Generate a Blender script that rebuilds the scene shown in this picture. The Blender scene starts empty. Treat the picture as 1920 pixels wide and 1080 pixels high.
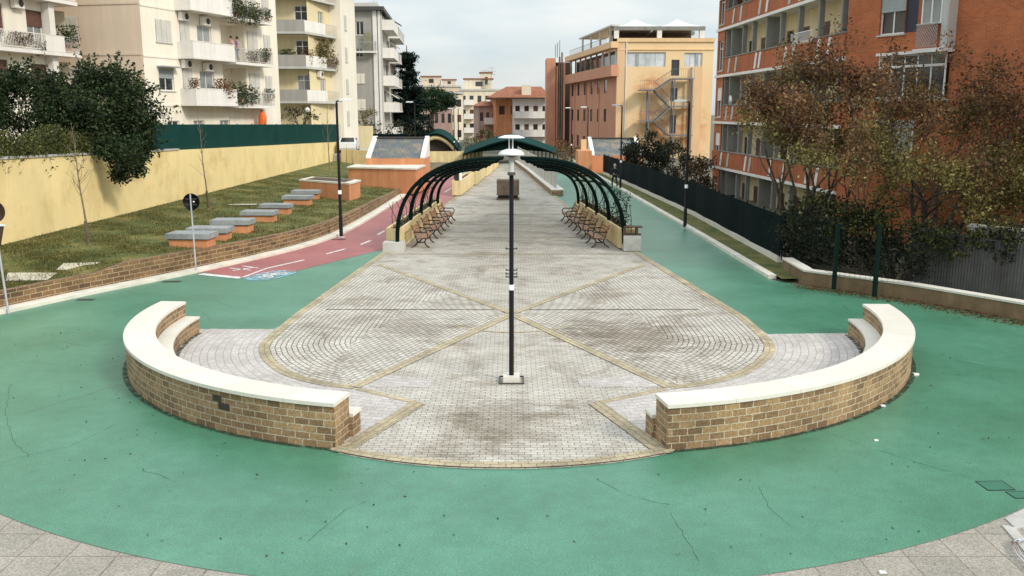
import bpy, math, random
import numpy as np
from mathutils import Vector, Matrix
from mathutils.geometry import tessellate_polygon
random.seed(7); rng = np.random.default_rng(11)
C = bpy.context.scene.collection
FOC, CAMZ, HY = 1700.0, 5.5, 212.0
PIT = math.atan((540-HY)/FOC); CP, SP = math.cos(PIT), math.sin(PIT)

# ---------------------------------------------------------------- measuring helpers (survey of the site)
def ray(px, py):
    u = (px-960)/FOC; v = (py-540)/FOC
    return Vector((u, CP-v*SP, -SP-v*CP))
def G(px, py, z=0.0):
    d = ray(px, py); t = (z-CAMZ)/d.z
    return Vector((d.x*t, d.y*t, z))
def AT(px, py, Y):
    d = ray(px, py); t = Y/d.y
    return Vector((d.x*t, Y, CAMZ+d.z*t))

class Fac:
    """vertical facade: origin o, running to p1; u along, w outwards, z up"""
    def __init__(s, o, p1):
        s.o = Vector((o[0], o[1], 0)); q = Vector((p1[0], p1[1], 0))
        s.L = (q-s.o).length; s.d = (q-s.o).normalized()
        n = Vector((s.d.y, -s.d.x, 0))
        if n.dot(-s.o) < 0: n = -n
        s.n = n
    def P(s, u, w, z): return s.o + s.d*u + s.n*w + Vector((0, 0, z))
    def hit(s, px, py, w=0):
        d = ray(px, py); c = Vector((0, 0, CAMZ)); o = s.o+s.n*w
        t = (o-c).dot(s.n)/d.dot(s.n); p = c+d*t
        return (p-s.o).dot(s.d), p.z
    def R(s, x0, y0, x1, y1, w=0):
        xm, ym = (x0+x1)/2, (y0+y1)/2
        a, b = s.hit(x0, ym, w)[0], s.hit(x1, ym, w)[0]
        return min(a, b), max(a, b), s.hit(xm, y1, w)[1], s.hit(xm, y0, w)[1]

# ---------------------------------------------------------------- mesh builder
class MB:
    def __init__(s): s.v = []; s.f = []; s.uv = []; s.m = []; s.np = []; s.npm = None
    def face(s, pts, uv=None, m=0):
        i = len(s.v); s.v += [Vector(p) for p in pts]
        s.f.append(list(range(i, i+len(pts)))); s.uv.append(uv); s.m.append(m)
    def hexa(s, p, m=0):   # p: 8 points, bottom 0-3, top 4-7
        for q in ((0,3,2,1), (4,5,6,7), (0,1,5,4), (1,2,6,5), (2,3,7,6), (3,0,4,7)):
            s.face([p[k] for k in q], None, m)
    def box(s, x0, x1, y0, y1, z0, z1, m=0, T=None):
        p = [(x0,y0,z0),(x1,y0,z0),(x1,y1,z0),(x0,y1,z0),(x0,y0,z1),(x1,y0,z1),(x1,y1,z1),(x0,y1,z1)]
        s.hexa([T @ Vector(q) if T else Vector(q) for q in p], m)
    def fbox(s, F, u0, u1, w0, w1, z0, z1, m=0):
        p = [F.P(u,w,z) for z in (z0,z1) for u,w in ((u0,w0),(u1,w0),(u1,w1),(u0,w1))]
        s.hexa(p, m)
    def tube(s, pts, r, n=8, m=0, cap=True):
        pts = [Vector(p) for p in pts]; k = len(pts)
        rr = r if isinstance(r, (list, tuple)) else [r]*k
        rings = []; up = None
        for i, p in enumerate(pts):
            t = (pts[min(i+1,k-1)]-pts[max(i-1,0)])
            if t.length < 1e-9: t = Vector((0,0,1))
            t.normalize()
            if up is None: up = Vector((1,0,0)) if abs(t.x) < .8 else Vector((0,1,0))
            a = (up - t*up.dot(t))
            if a.length < 1e-6: a = t.orthogonal()
            a.normalize(); up = a; b = t.cross(a)
            i0 = len(s.v)
            for j in range(n):
                th = 2*math.pi*j/n; s.v.append(p+(a*math.cos(th)+b*math.sin(th))*rr[i])
            rings.append(i0)
        for i in range(k-1):
            for j in range(n):
                j2 = (j+1) % n
                s.f.append([rings[i]+j, rings[i]+j2, rings[i+1]+j2, rings[i+1]+j]); s.uv.append(None); s.m.append(m)
        if cap:
            for q in (rings[0], rings[-1]):
                s.f.append([q+j for j in range(n)]); s.uv.append(None); s.m.append(m)
    def lathe(s, prof, c=(0,0,0), n=24, m=0):
        c = Vector(c); i0 = len(s.v)
        for r, z in prof:
            for j in range(n):
                th = 2*math.pi*j/n; s.v.append(c+Vector((r*math.cos(th), r*math.sin(th), z)))
        for i in range(len(prof)-1):
            for j in range(n):
                j2 = (j+1) % n
                s.f.append([i0+i*n+j, i0+i*n+j2, i0+(i+1)*n+j2, i0+(i+1)*n+j]); s.uv.append(None); s.m.append(m)
        for i in (0, len(prof)-1):
            if prof[i][0] > 1e-4: s.f.append([i0+i*n+j for j in range(n)]); s.uv.append(None); s.m.append(m)
    def poly(s, pts, z=None, m=0):
        P = [Vector((p[0], p[1], p[2] if z is None and len(p) > 2 else (z or 0))) for p in pts]
        i0 = len(s.v); s.v += P
        for t in tessellate_polygon([P]):
            a, b, c = [P[k] for k in t]
            if (b-a).cross(c-a).z < 0: t = (t[0], t[2], t[1])
            s.f.append([i0+k for k in t]); s.uv.append(None); s.m.append(m)
    def prism(s, pts, z0, z1, m=0):
        pts = [Vector((p[0], p[1], 0)) for p in pts]
        a = sum(pts[i].x*pts[(i+1)%len(pts)].y-pts[(i+1)%len(pts)].x*pts[i].y for i in range(len(pts)))
        if a < 0: pts = pts[::-1]
        s.poly(pts, z1, m); k = len(pts)
        for i in range(k):
            p, q = pts[i], pts[(i+1) % k]
            s.face([(p.x,p.y,z0),(q.x,q.y,z0),(q.x,q.y,z1),(p.x,p.y,z1)], None, m)
    def ribbon(s, pts, w, z, m=0):
        pts = [Vector((p[0], p[1], 0)) for p in pts]; k = len(pts); acc = 0; L = []
        for i, p in enumerate(pts):
            t = (pts[min(i+1,k-1)]-pts[max(i-1,0)]).normalized(); nn = Vector((-t.y, t.x, 0))
            if i: acc += (p-pts[i-1]).length
            L.append((p+nn*w/2, p-nn*w/2, acc))
        for (a, b, s0), (c, d, s1) in zip(L, L[1:]):
            s.face([(b.x,b.y,z),(d.x,d.y,z),(c.x,c.y,z),(a.x,a.y,z)], [(s0,0),(s1,0),(s1,w),(s0,w)], m)
    def wall(s, F, u0, u1, z0, z1, holes=(), depth=.18, m=0, w=0):
        us = sorted({u0, u1, *[h[0] for h in holes], *[h[1] for h in holes]})
        zs = sorted({z0, z1, *[h[2] for h in holes], *[h[3] for h in holes]})
        us = [x for x in us if u0 <= x <= u1]; zs = [x for x in zs if z0 <= x <= z1]
        for a, b in zip(us, us[1:]):
            for c, d in zip(zs, zs[1:]):
                cu, cz = (a+b)/2, (c+d)/2
                if any(h[0] < cu < h[1] and h[2] < cz < h[3] for h in holes): continue
                s.face([F.P(a,w,c), F.P(b,w,c), F.P(b,w,d), F.P(a,w,d)], None, m)
        for a, b, c, d in holes:
            a, b, c, d = max(a,u0), min(b,u1), max(c,z0), min(d,z1)
            for q in (((a,c),(b,c)), ((b,c),(b,d)), ((b,d),(a,d)), ((a,d),(a,c))):
                (ua,za),(ub,zb) = q
                s.face([F.P(ua,w,za), F.P(ub,w,zb), F.P(ub,w-depth,zb), F.P(ua,w-depth,za)], None, m)
    def cards(s, P, size, up=None, flat=0.0, asp=.6):
        """leaf sized quads at the (N,3) positions P"""
        n = len(P); a = rng.normal(size=(n,3)); a /= np.linalg.norm(a,axis=1,keepdims=True)
        b = rng.normal(size=(n,3)); b[:,2] *= (1-flat); a[:,2] *= (1-flat)
        a /= np.linalg.norm(a,axis=1,keepdims=True)
        b -= a*(a*b).sum(1,keepdims=True); b /= np.linalg.norm(b,axis=1,keepdims=True)
        sz = (size*rng.uniform(.6,1.3,size=n))[:,None]
        a = a*sz*.5; b = b*sz*.5*asp
        V = np.stack([P-a, P-b*.9+a*.1, P+a, P+b*.9+a*.1], 1).reshape(-1,3)
        s.np.append(V)
    def build(s, name, mat, parent=None, smooth=False, bevel=0, org=None):
        nv = len(s.v)
        V = np.array([tuple(p) for p in s.v], dtype=np.float64).reshape(-1,3)
        loops = [k for f in s.f for k in f]; tot = [len(f) for f in s.f]
        if s.np:
            Q = np.concatenate(s.np); V = np.concatenate([V, Q])
            loops = np.concatenate([np.array(loops, dtype=np.int64), np.arange(nv, nv+len(Q))])
            tot = tot+[4]*(len(Q)//4)
        if parent is not None:
            r = parent
            while r.parent: r = r.parent
            o = np.array(r.get('_org', (0,0,0)), dtype=float)
        elif org is not None: o = np.array(org, dtype=float)
        else:
            lo, hi = V.min(0), V.max(0); o = np.array([(lo[0]+hi[0])/2, (lo[1]+hi[1])/2, lo[2]])
        V = V-o
        me = bpy.data.meshes.new(name)
        me.vertices.add(len(V)); me.vertices.foreach_set('co', V.ravel())
        loops = np.array(loops, dtype=np.int32); tot = np.array(tot, dtype=np.int32)
        me.loops.add(len(loops)); me.loops.foreach_set('vertex_index', loops)
        me.polygons.add(len(tot))
        me.polygons.foreach_set('loop_start', np.concatenate([[0], np.cumsum(tot)[:-1]]).astype(np.int32))
        me.polygons.foreach_set('loop_total', tot)
        mats = mat if isinstance(mat, (list, tuple)) else [mat]
        for q in mats: me.materials.append(q)
        if len(mats) > 1:
            mi = np.zeros(len(tot), dtype=np.int32); mi[:len(s.m)] = s.m
            if s.np: mi[len(s.m):] = s.npm if s.npm is not None else rng.integers(0, len(mats), len(tot)-len(s.m))
            me.polygons.foreach_set('material_index', mi)
        if smooth: me.polygons.foreach_set('use_smooth', np.ones(len(tot), dtype=bool))
        me.update(calc_edges=True)
        # uv in metres
        uvl = me.uv_layers.new(name='UVMap'); UV = np.zeros((len(loops),2)); k = 0
        for f, uv in zip(s.f, s.uv):
            n = len(f)
            if uv: UV[k:k+n] = uv
            else:
                p = [s.v[q] for q in f]; nn = (p[1]-p[0]).cross(p[2]-p[0])
                if nn.length > 1e-12: nn.normalize()
                if abs(nn.z) > .75: UV[k:k+n] = [(q.x, q.y) for q in p]
                else:
                    t = Vector((0,0,1)).cross(nn)
                    t = t.normalized() if t.length > 1e-6 else Vector((1,0,0))
                    UV[k:k+n] = [(q.dot(t), q.z) for q in p]
            k += n
        uvl.data.foreach_set('uv', UV.ravel())
        ob = bpy.data.objects.new(name, me); C.objects.link(ob)
        if parent is not None: ob.parent = parent
        else: ob.location = Vector(o); ob['_org'] = list(o)
        if bevel:
            bm = ob.modifiers.new('bevel', 'BEVEL'); bm.width = bevel; bm.segments = 2; bm.limit_method = 'ANGLE'
        return ob

def tag(o, label, cat, group=None, kind=None):
    if kind: o['kind'] = kind
    if label: o['label'] = label
    if cat: o['category'] = cat
    if group: o['group'] = group
    return o
def struct(o, label=None, cat=None):
    o['kind'] = 'structure'; return o
def thing(name, label, cat, loc, group=None):
    o = bpy.data.objects.new(name, None); C.objects.link(o); o.location = loc
    o['_org'] = list(loc); o.empty_display_size = .2
    return tag(o, label, cat, group)
def dup(root, loc, rz, label, group=None):
    r = root.copy(); C.objects.link(r); r.location = loc; r.rotation_euler = (0,0,rz); r['label'] = label
    if group: r['group'] = group
    def rec(a, b):
        for ch in list(a.children):
            c = ch.copy(); C.objects.link(c); c.parent = b; rec(ch, c)
    rec(root, r); return r

# ---------------------------------------------------------------- materials
class NT:
    def __init__(s, name):
        s.mat = bpy.data.materials.new(name); s.mat.use_nodes = True; s.t = s.mat.node_tree
        s.n = s.t.nodes; s.l = s.t.links; s.b = s.n['Principled BSDF']
    def add(s, typ, **kw):
        x = s.n.new(typ)
        for k, v in kw.items():
            if k in x.inputs.keys(): x.inputs[k].default_value = v
            else: setattr(x, k, v)
        return x
    def link(s, a, b): s.l.new(a, b)
    def ramp(s, src, stops):
        r = s.n.new('ShaderNodeValToRGB'); e = r.color_ramp.elements
        while len(e) < len(stops): e.new(.5)
        for x, (p, c) in zip(e, stops):
            x.position = p; x.color = (*c, 1) if isinstance(c, (tuple, list)) else (c, c, c, 1)
        s.link(src, r.inputs[0]); return r.outputs[0]
    def mix(s, fac, a, b, mode='MIX'):
        m = s.n.new('ShaderNodeMix'); m.data_type = 'RGBA'; m.blend_type = mode
        for sock, v in ((m.inputs[0], fac), (m.inputs[6], a), (m.inputs[7], b)):
            if isinstance(v, (int, float)): sock.default_value = v if sock.type == 'VALUE' else (v,v,v,1)
            elif isinstance(v, (tuple, list)): sock.default_value = (*v, 1)
            else: s.link(v, sock)
        return m.outputs[2]
    def noise(s, scale, vec=None, detail=5, rough=.6, dist=0):
        n = s.add('ShaderNodeTexNoise', Scale=scale, Detail=detail, Roughness=rough, Distortion=dist)
        s.link(vec or s.pos(), n.inputs['Vector']); return n.outputs[0]
    def pos(s):
        if not hasattr(s, '_p'): s._p = s.n.new('ShaderNodeNewGeometry').outputs['Position']
        return s._p
    def uv(s):
        if not hasattr(s, '_u'): s._u = s.n.new('ShaderNodeTexCoord').outputs['UV']
        return s._u
    def scaled(s, vec, sc):
        m = s.n.new('ShaderNodeMapping'); m.inputs['Scale'].default_value = sc; s.link(vec, m.inputs['Vector']); return m.outputs[0]
    def bump(s, h, strength=.3, dist=.01):
        b = s.add('ShaderNodeBump', Strength=strength, Distance=dist); s.link(h, b.inputs['Height'])
        s.link(b.outputs[0], s.b.inputs['Normal'])
    def col(s, c, rough=None):
        if isinstance(c, (tuple, list)): s.b.inputs['Base Color'].default_value = (*c, 1)
        else: s.link(c, s.b.inputs['Base Color'])
        if rough is not None: s.b.inputs['Roughness'].default_value = rough
        return s.mat

def plain(name, c, rough=.6, var=.18, scale=3., fine=40., metal=0, bump=.15, streak=0, spec=None, blot=0):
    t = NT(name); n1 = t.noise(scale); n2 = t.noise(fine, detail=3)
    lo = tuple(x*(1-var) for x in c); hi = tuple(min(1, x*(1+var*.7)) for x in c)
    k = t.ramp(n1, [(.3, lo), (.7, hi)])
    k = t.mix(.35*min(1, var*3), k, t.ramp(n2, [(.3, .35), (.7, .65)]), 'OVERLAY')
    if streak:
        st = t.noise(1, t.scaled(t.pos(), (2.2, 2.2, .18)), detail=6)
        k = t.mix(streak, k, t.ramp(st, [(.42, (.25,.23,.2)), (.62, (1,1,1))]), 'MULTIPLY')
    if blot:
        k = t.mix(t.ramp(t.noise(.45, detail=9, rough=.72, dist=.4), [(.50, 0.), (.72, blot)]), k, t.mix(1., k, (.62,.52,.36), 'MULTIPLY'))
        k = t.mix(t.ramp(t.noise(7, detail=3), [(.70, 0.), (.74, blot)]), k, t.mix(1., k, (.45,.38,.28), 'MULTIPLY'))
    if bump: t.bump(n2, bump, .004)
    t.b.inputs['Metallic'].default_value = metal
    if spec is not None: t.b.inputs['Specular IOR Level'].default_value = spec
    return t.col(k, rough)

def brick(name, c1, c2, mortar, bw, bh, ms=.008, rough=.9, vec='uv', var=.5, bump=.6, dirt=None, msmooth=.15, offset=.5, mix=.5, small=25):
    t = NT(name); v = t.uv() if vec == 'uv' else t.pos()
    b = t.add('ShaderNodeTexBrick', Scale=1.0); b.offset = offset
    w = t.noise(6, v, detail=2); wm = t.n.new('ShaderNodeMix'); wm.data_type = 'VECTOR'
    wm.inputs[0].default_value = .008
    nz = t.add('ShaderNodeTexNoise', Scale=7.0, Detail=2.0); t.link(v, nz.inputs['Vector'])
    t.link(v, wm.inputs[4]); t.link(nz.outputs['Color'], wm.inputs[5]); t.link(wm.outputs[1], b.inputs['Vector'])
    b.inputs['Brick Width'].default_value = bw; b.inputs['Row Height'].default_value = bh
    b.inputs['Mortar Size'].default_value = ms; b.inputs['Mortar Smooth'].default_value = msmooth; b.inputs['Bias'].default_value = 0
    for nme, c in (('Color1', c1), ('Color2', c2), ('Mortar', mortar)): b.inputs[nme].default_value = (*c, 1)
    k = b.outputs['Color']; n1 = t.noise(small, detail=6, rough=.7)
    k = t.mix(mix, k, t.ramp(n1, [(.3, .2), (.7, .8)]), 'OVERLAY')
    n2 = t.noise(.9, detail=5); k = t.mix(var, k, t.ramp(n2, [(.3, .3), (.7, .72)]), 'OVERLAY')
    if dirt: k = dirt(t, k)
    h = t.mix(.35, t.ramp(b.outputs['Fac'], [(0, 1.), (1, 0.)]), n1)
    t.bump(h, bump, .012); return t.col(k, rough)

def leafmat(name, cols, rough=.55, scale=.6):
    t = NT(name); g = t.n.new('ShaderNodeNewGeometry')
    st = [(i/(max(1,len(cols)-1)), c) for i, c in enumerate(cols)]
    k = t.ramp(g.outputs['Random Per Island'], st)
    k = t.mix(.5, k, t.ramp(t.noise(scale, detail=3), [(.35, .25), (.65, .75)]), 'OVERLAY')
    t.b.inputs['Specular IOR Level'].default_value = .25
    tr = t.n.new('ShaderNodeBsdfTranslucent'); t.link(k, tr.inputs['Color'])
    ms = t.n.new('ShaderNodeMixShader'); ms.inputs[0].default_value = .25
    t.link(t.b.outputs[0], ms.inputs[1]); t.link(tr.outputs[0], ms.inputs[2])
    t.link(ms.outputs[0], t.n['Material Output'].inputs['Surface'])
    return t.col(k, rough)

M = {}
def stain_plaza(t, k):
    n = t.noise(.55, detail=7, rough=.72, dist=.6)
    k = t.mix(.75, k, t.ramp(n, [(.36, (.55,.50,.42)), (.50, (1,1,1))]), 'MULTIPLY')
    # worn, dirty run-off patches round the lamp base and in the front of the fan
    sep = t.n.new('ShaderNodeSeparateXYZ'); t.link(t.pos(), sep.inputs[0])
    def blob(cx, cy, rx, ry):
        m = t.n.new('ShaderNodeMapping'); m.inputs['Location'].default_value = (-cx/rx, -cy/ry, 0)
        m.inputs['Scale'].default_value = (1/rx, 1/ry, 0); t.link(t.pos(), m.inputs['Vector'])
        g = t.n.new('ShaderNodeTexGradient'); g.gradient_type = 'SPHERICAL'; t.link(m.outputs[0], g.inputs[0])
        return g.outputs['Fac']
    n2 = t.noise(2.2, t.scaled(t.pos(), (.55, 1.6, 1)), detail=8, rough=.75)
    def patch(k, f, amount, lo=.44, hi=.6, c=(.33,.27,.18)):
        mm = t.n.new('ShaderNodeMath'); mm.operation = 'MULTIPLY_ADD'; t.link(f, mm.inputs[0])
        mm.inputs[1].default_value = .38; t.link(n2, mm.inputs[2])
        return t.mix(t.ramp(mm.outputs[0], [(lo+.19, 0.), (hi+.19, amount)]), k, t.mix(1., k, c, 'MULTIPLY'))
    k = patch(k, blob(-.1, 15.6, 2.1, 3.0), .5)
    k = patch(k, blob(2.9, 22, 3.2, 3.4), .75, c=(.42,.36,.3))
    k = patch(k, blob(-2.6, 23, 2.4, 2.4), .5, c=(.45,.4,.32))
    k = patch(k, blob(0, 45, 5, 30), .5, c=(.5,.46,.38))
    return k
M['pave'] = brick('plaza_pavers', (.54,.51,.455), (.45,.415,.365), (.22,.195,.16), .21, .105, .008, .85, vec='pos', var=.35, dirt=stain_plaza, bump=.5)
M['lobe'] = brick('lobe_pavers', (.57,.535,.475), (.47,.435,.385), (.17,.15,.125), .22, .125, .013, .85, var=.4, dirt=stain_plaza, bump=.6)
M['side'] = brick('side_pavers', (.54,.505,.48), (.45,.415,.395), (.27,.245,.225), .34, .17, .007, .85, vec='uv', var=.3, bump=.4)
M['band'] = brick('band_pavers', (.46,.385,.25), (.36,.30,.20), (.22,.19,.14), .24, .13, .010, .85, var=.7, bump=.5)
M['outer'] = brick('outer_paving', (.34,.31,.265), (.295,.27,.23), (.20,.175,.14), .62, .62, .010, .9, vec='pos', var=.45, bump=.5, offset=0, mix=.95, small=42)
M['tuff'] = brick('tuff_blocks', (.35,.225,.115), (.165,.10,.052), (.46,.385,.27), .27, .122, .010, .95, var=.55, bump=.9, mix=.75)
M['tuff_dark'] = brick('old_tuff_blocks', (.22,.13,.06), (.10,.058,.032), (.34,.26,.155), .42, .15, .014, .95, var=.7, bump=.9, mix=.7)
def green_mat():
    t = NT('green_resin')
    n1 = t.noise(.35, detail=6, rough=.6); n2 = t.noise(38, detail=6, rough=.8); n3 = t.noise(3.5, detail=6, rough=.7)
    k = t.ramp(n1, [(.3, (.040,.170,.100)), (.5, (.058,.215,.134)), (.72, (.088,.265,.175))])
    k = t.mix(.85, k, t.ramp(n2, [(.3, .1), (.7, .9)]), 'OVERLAY')
    k = t.mix(.32, k, t.ramp(n3, [(.3, .28), (.7, .7)]), 'OVERLAY')
    # hairline cracks
    vo = t.add('ShaderNodeTexVoronoi', Scale=.16); vo.feature = 'DISTANCE_TO_EDGE'
    wm = t.n.new('ShaderNodeMix'); wm.data_type = 'VECTOR'; wm.inputs[0].default_value = .5
    nz = t.add('ShaderNodeTexNoise', Scale=.7, Detail=6.0); t.link(t.pos(), nz.inputs['Vector'])
    t.link(t.pos(), wm.inputs[4]); t.link(nz.outputs['Color'], wm.inputs[5]); t.link(wm.outputs[1], vo.inputs['Vector'])
    cr = t.mix(1., t.ramp(vo.outputs['Distance'], [(.0, 1.), (.0022, 0.)]), t.ramp(t.noise(.5), [(.5, 0.), (.56, .7)]), 'MULTIPLY')
    k = t.mix(cr, k, (.03,.1,.06))
    # leaf litter specks and old spills
    k = t.mix(t.ramp(t.noise(5.0, detail=2, rough=.5), [(.735, 0.), (.76, .7)]), k, (.02,.05,.03))
    k = t.mix(t.ramp(t.noise(.8, detail=8, rough=.7), [(.6, 0.), (.75, .35)]), k, (.14,.2,.13))
    t.bump(n2, .35, .004); t.b.inputs['Specular IOR Level'].default_value = .8
    return t.col(k, .38)
M['green'] = green_mat()
def red_mat():
    t = NT('red_resin'); n1 = t.noise(.5, detail=6); n2 = t.noise(80, detail=2)
    k = t.ramp(n1, [(.3, (.30,.085,.085)), (.7, (.39,.13,.125))]); k = t.mix(.5, k, t.ramp(n2, [(.3,.25),(.7,.75)]), 'OVERLAY')
    t.bump(n2, .3, .004); return t.col(k, .5)
M['red'] = red_mat()
M['white_paint'] = plain('white_paint', (.72,.71,.68), .6, .12)
M['blue_paint'] = plain('blue_paint', (.30,.52,.64), .6, .2, 2)
M['travertine'] = brick('travertine_coping', (.73,.69,.61), (.68,.645,.565), (.45,.41,.34), 1.35, 3.0, .005, .6, var=.3, bump=.15, mix=.25)
M['kerb'] = plain('kerb_stone', (.72,.68,.59), .8, .2, 1.5, 30)
M['concrete'] = plain('concrete', (.46,.45,.42), .85, .2, 2.5, 40)
M['slab'] = plain('grey_slab', (.30,.32,.33), .6, .25, 3, 30)
M['yellow_wall'] = plain('yellow_render', (.84,.67,.33), .9, .09, .35, 25, bump=.25, streak=.05, blot=.6)
M['planter'] = plain('yellow_planter', (.84,.67,.36), .85, .12, 1.2, 30, streak=.2)
M['orange'] = plain('orange_render', (.68,.295,.14), .85, .12, .8, 30, streak=.2)
M['cream'] = plain('cream_render', (.80,.70,.54), .9, .06, .25, 20, streak=.12)
M['creamwhite'] = plain('cream_white_render', (.86,.80,.68), .9, .05, .25, 20, streak=.10)
M['beige'] = plain('beige_render', (.70,.57,.44), .9, .06, .25, 20, streak=.10)
M['yellowish'] = plain('pale_yellow_render', (.80,.68,.42), .9, .07, .25, 20, streak=.14)
M['grey_render'] = plain('grey_render', (.40,.375,.34), .9, .08, .3, 20, streak=.15)
M['pale_grey'] = plain('pale_grey_render', (.56,.55,.51), .85, .08, .3, 20, streak=.12)
M['white'] = plain('white_render', (.82,.79,.74), .7, .06, .6, 30, streak=.10)
M['salmon'] = plain('salmon_render', (.62,.30,.19), .9, .10, .3, 20, streak=.12)
M['peach'] = plain('peach_render', (.82,.54,.31), .9, .10, .25, 20, streak=.08)
M['paleorange'] = plain('pale_orange_render', (.84,.58,.32), .9, .10, .2, 20, streak=.15)
M['pinkish'] = plain('pink_render', (.46,.31,.26), .9, .1, .3, 20, streak=.2)
M['facebrick'] = brick('orange_face_brick', (.48,.135,.045), (.37,.10,.035), (.40,.20,.11), .26, .075, .007, .9, var=.35, bump=.3, mix=.4)
M['para'] = plain('terracotta_parapet', (.45,.135,.05), .85, .18, .8, 30, streak=.3)
M['fin'] = plain('grey_fin', (.27,.27,.25), .85, .15, .8, 30, streak=.2)
M['roof_tile'] = plain('roof_tile', (.30,.11,.055), .9, .35, 1.2, 12)
M['brown'] = plain('brown_shutter', (.13,.06,.04), .6, .2, 2, 30)
M['pale_shutter'] = plain('pale_shutter', (.62,.60,.54), .6, .1, 2, 30)
M['grey_shutter'] = plain('grey_shutter', (.33,.37,.36), .6, .15, 2, 30)
M['navy'] = plain('navy_shutter', (.02,.025,.045), .5, .2, 2, 30)
M['frame'] = plain('white_frame', (.78,.77,.73), .5, .05, 2, 30)
M['dark_frame'] = plain('dark_frame', (.06,.055,.05), .5, .1, 2, 30)
def glass(name, c, rough=.08):
    t = NT(name); n = t.noise(.7, detail=2)
    t.b.inputs['Specular IOR Level'].default_value = .8
    return t.col(t.ramp(n, [(.3, tuple(x*.6 for x in c)), (.7, c)]), rough)
M['glass'] = glass('dark_glass', (.035,.04,.045))
M['glass_pale'] = glass('curtained_glass', (.32,.34,.34), .15)
M['glass_sky'] = glass('sky_painted_glass', (.74,.79,.82), .1)  # pale base colour paints in the reflected sky
M['black'] = plain('black_metal', (.005,.005,.006), .5, .2, 3, 40, spec=.2)
M['dkgreen'] = plain('dark_green_metal', (.002,.011,.009), .6, .25, 3, 40, spec=.06)
M['teal_screen'] = plain('green_screen_cloth', (.005,.046,.040), .8, .2, .8, 60, spec=.1)
M['dark_screen'] = plain('dark_screen_cloth', (.002,.009,.010), .8, .25, .8, 60, spec=.08)
M['green_post'] = plain('green_post', (.002,.015,.011), .55, .15, 3, 40, spec=.1)
M['galv'] = plain('galvanised_steel', (.40,.42,.42), .45, .15, 4, 40, metal=.5)
M['steel'] = plain('steel', (.46,.48,.50), .35, .15, 4, 40, metal=.7)
M['chrome'] = plain('chrome', (.75,.76,.78), .15, .05, 4, 40, metal=1.)
M['wood'] = plain('bench_wood', (.36,.19,.11), .55, .3, 6, 50)
M['iron'] = plain('cast_iron', (.03,.018,.014), .5, .2, 4, 40)
M['dark_wood'] = plain('dark_wood', (.07,.035,.022), .6, .2, 4, 40)
M['stone_taupe'] = plain('taupe_stone', (.17,.125,.095), .85, .4, 2.5, 18, bump=.5, blot=.8)
M['lamp_white'] = plain('lamp_white', (.80,.82,.83), .3, .04, 2, 30, bump=0)
M['tarp'] = plain('white_tarpaulin', (.80,.78,.74), .7, .05, 1, 30)
M['bark'] = plain('bark', (.10,.075,.055), .9, .35, 6, 40)
M['barkpale'] = plain('pale_bark', (.22,.165,.12), .9, .3, 6, 40)
M['soil'] = plain('soil', (.09,.06,.04), .95, .3, 5, 40)
M['skin'] = plain('skin', (.50,.30,.21), .55, .08)
M['jacket'] = plain('dark_jacket', (.012,.014,.025), .8, .2)
M['trousers'] = plain('dark_trousers', (.022,.02,.024), .8, .2)
M['hair_grey'] = plain('grey_hair', (.42,.40,.37), .8, .2)
M['hair_dark'] = plain('dark_hair', (.02,.015,.012), .7, .2)
M['lilac'] = plain('lilac_top', (.42,.28,.40), .8, .15)
M['pinktop'] = plain('pink_top', (.66,.40,.38), .8, .15)
M['jeans'] = plain('jeans', (.13,.18,.27), .8, .15)
M['terracotta'] = plain('terracotta', (.42,.16,.08), .8, .2)
M['orange_plastic'] = plain('orange_cloth', (.80,.16,.03), .7, .1)
M['car_white'] = plain('car_white', (.78,.79,.80), .25, .03, 2, 30, bump=0)
M['tyre'] = plain('tyre', (.02,.02,.02), .8, .1)
M['corr'] = plain('grey_sheet', (.12,.12,.11), .6, .25, 2, 40, streak=.3)
M['manhole'] = plain('green_cover', (.04,.17,.11), .5, .25, 3, 50)
M['dark'] = plain('dark_gap', (.012,.012,.012), .8, .1)
M['shade_brown'] = plain('dark_shade_brown', (.05,.035,.028), .9, .3)  # dark brown; its tone also paints the shade inside holes and openings
M['litter'] = plain('paper', (.85,.86,.87), .6, .05)
L1 = leafmat('evergreen_leaves', [(.007,.016,.007), (.016,.034,.012), (.036,.06,.02), (.07,.095,.035)])
L_ivy = leafmat('ivy_leaves', [(.02,.028,.008), (.045,.06,.014), (.095,.105,.026), (.17,.155,.045)])
L_olive = leafmat('olive_autumn_leaves', [(.06,.05,.018), (.11,.085,.028), (.17,.135,.045), (.26,.21,.075)])
L_brown = leafmat('brown_autumn_leaves', [(.045,.025,.015), (.13,.066,.032), (.22,.11,.05), (.32,.19,.09)])
L_dark = leafmat('dark_shrub_leaves', [(.008,.011,.007), (.018,.024,.013), (.035,.042,.02), (.065,.06,.035)])
L_cedar = leafmat('cedar_needles', [(.006,.016,.013), (.012,.028,.022), (.022,.04,.03)])
L_pine = leafmat('pine_needles', [(.012,.035,.016), (.025,.06,.024), (.045,.085,.035)])
L_bal = leafmat('balcony_plant_leaves', [(.02,.04,.012), (.05,.075,.025), (.10,.11,.04)])
L_red = leafmat('rust_leaves', [(.10,.045,.02), (.18,.085,.035), (.12,.10,.035)])
def grass_mat():
    t = NT('bank_grass'); n1 = t.noise(.8, detail=7, rough=.7); n2 = t.noise(14, detail=5, rough=.7)
    k = t.ramp(n1, [(.3, (.045,.068,.012)), (.44, (.085,.105,.02)), (.58, (.165,.15,.04)), (.72, (.27,.20,.07))])
    k = t.mix(.7, k, t.ramp(n2, [(.3, .2), (.7, .75)]), 'OVERLAY'); t.bump(n2, .9, .05); return t.col(k, .95)
M['grass'] = grass_mat()
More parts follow.
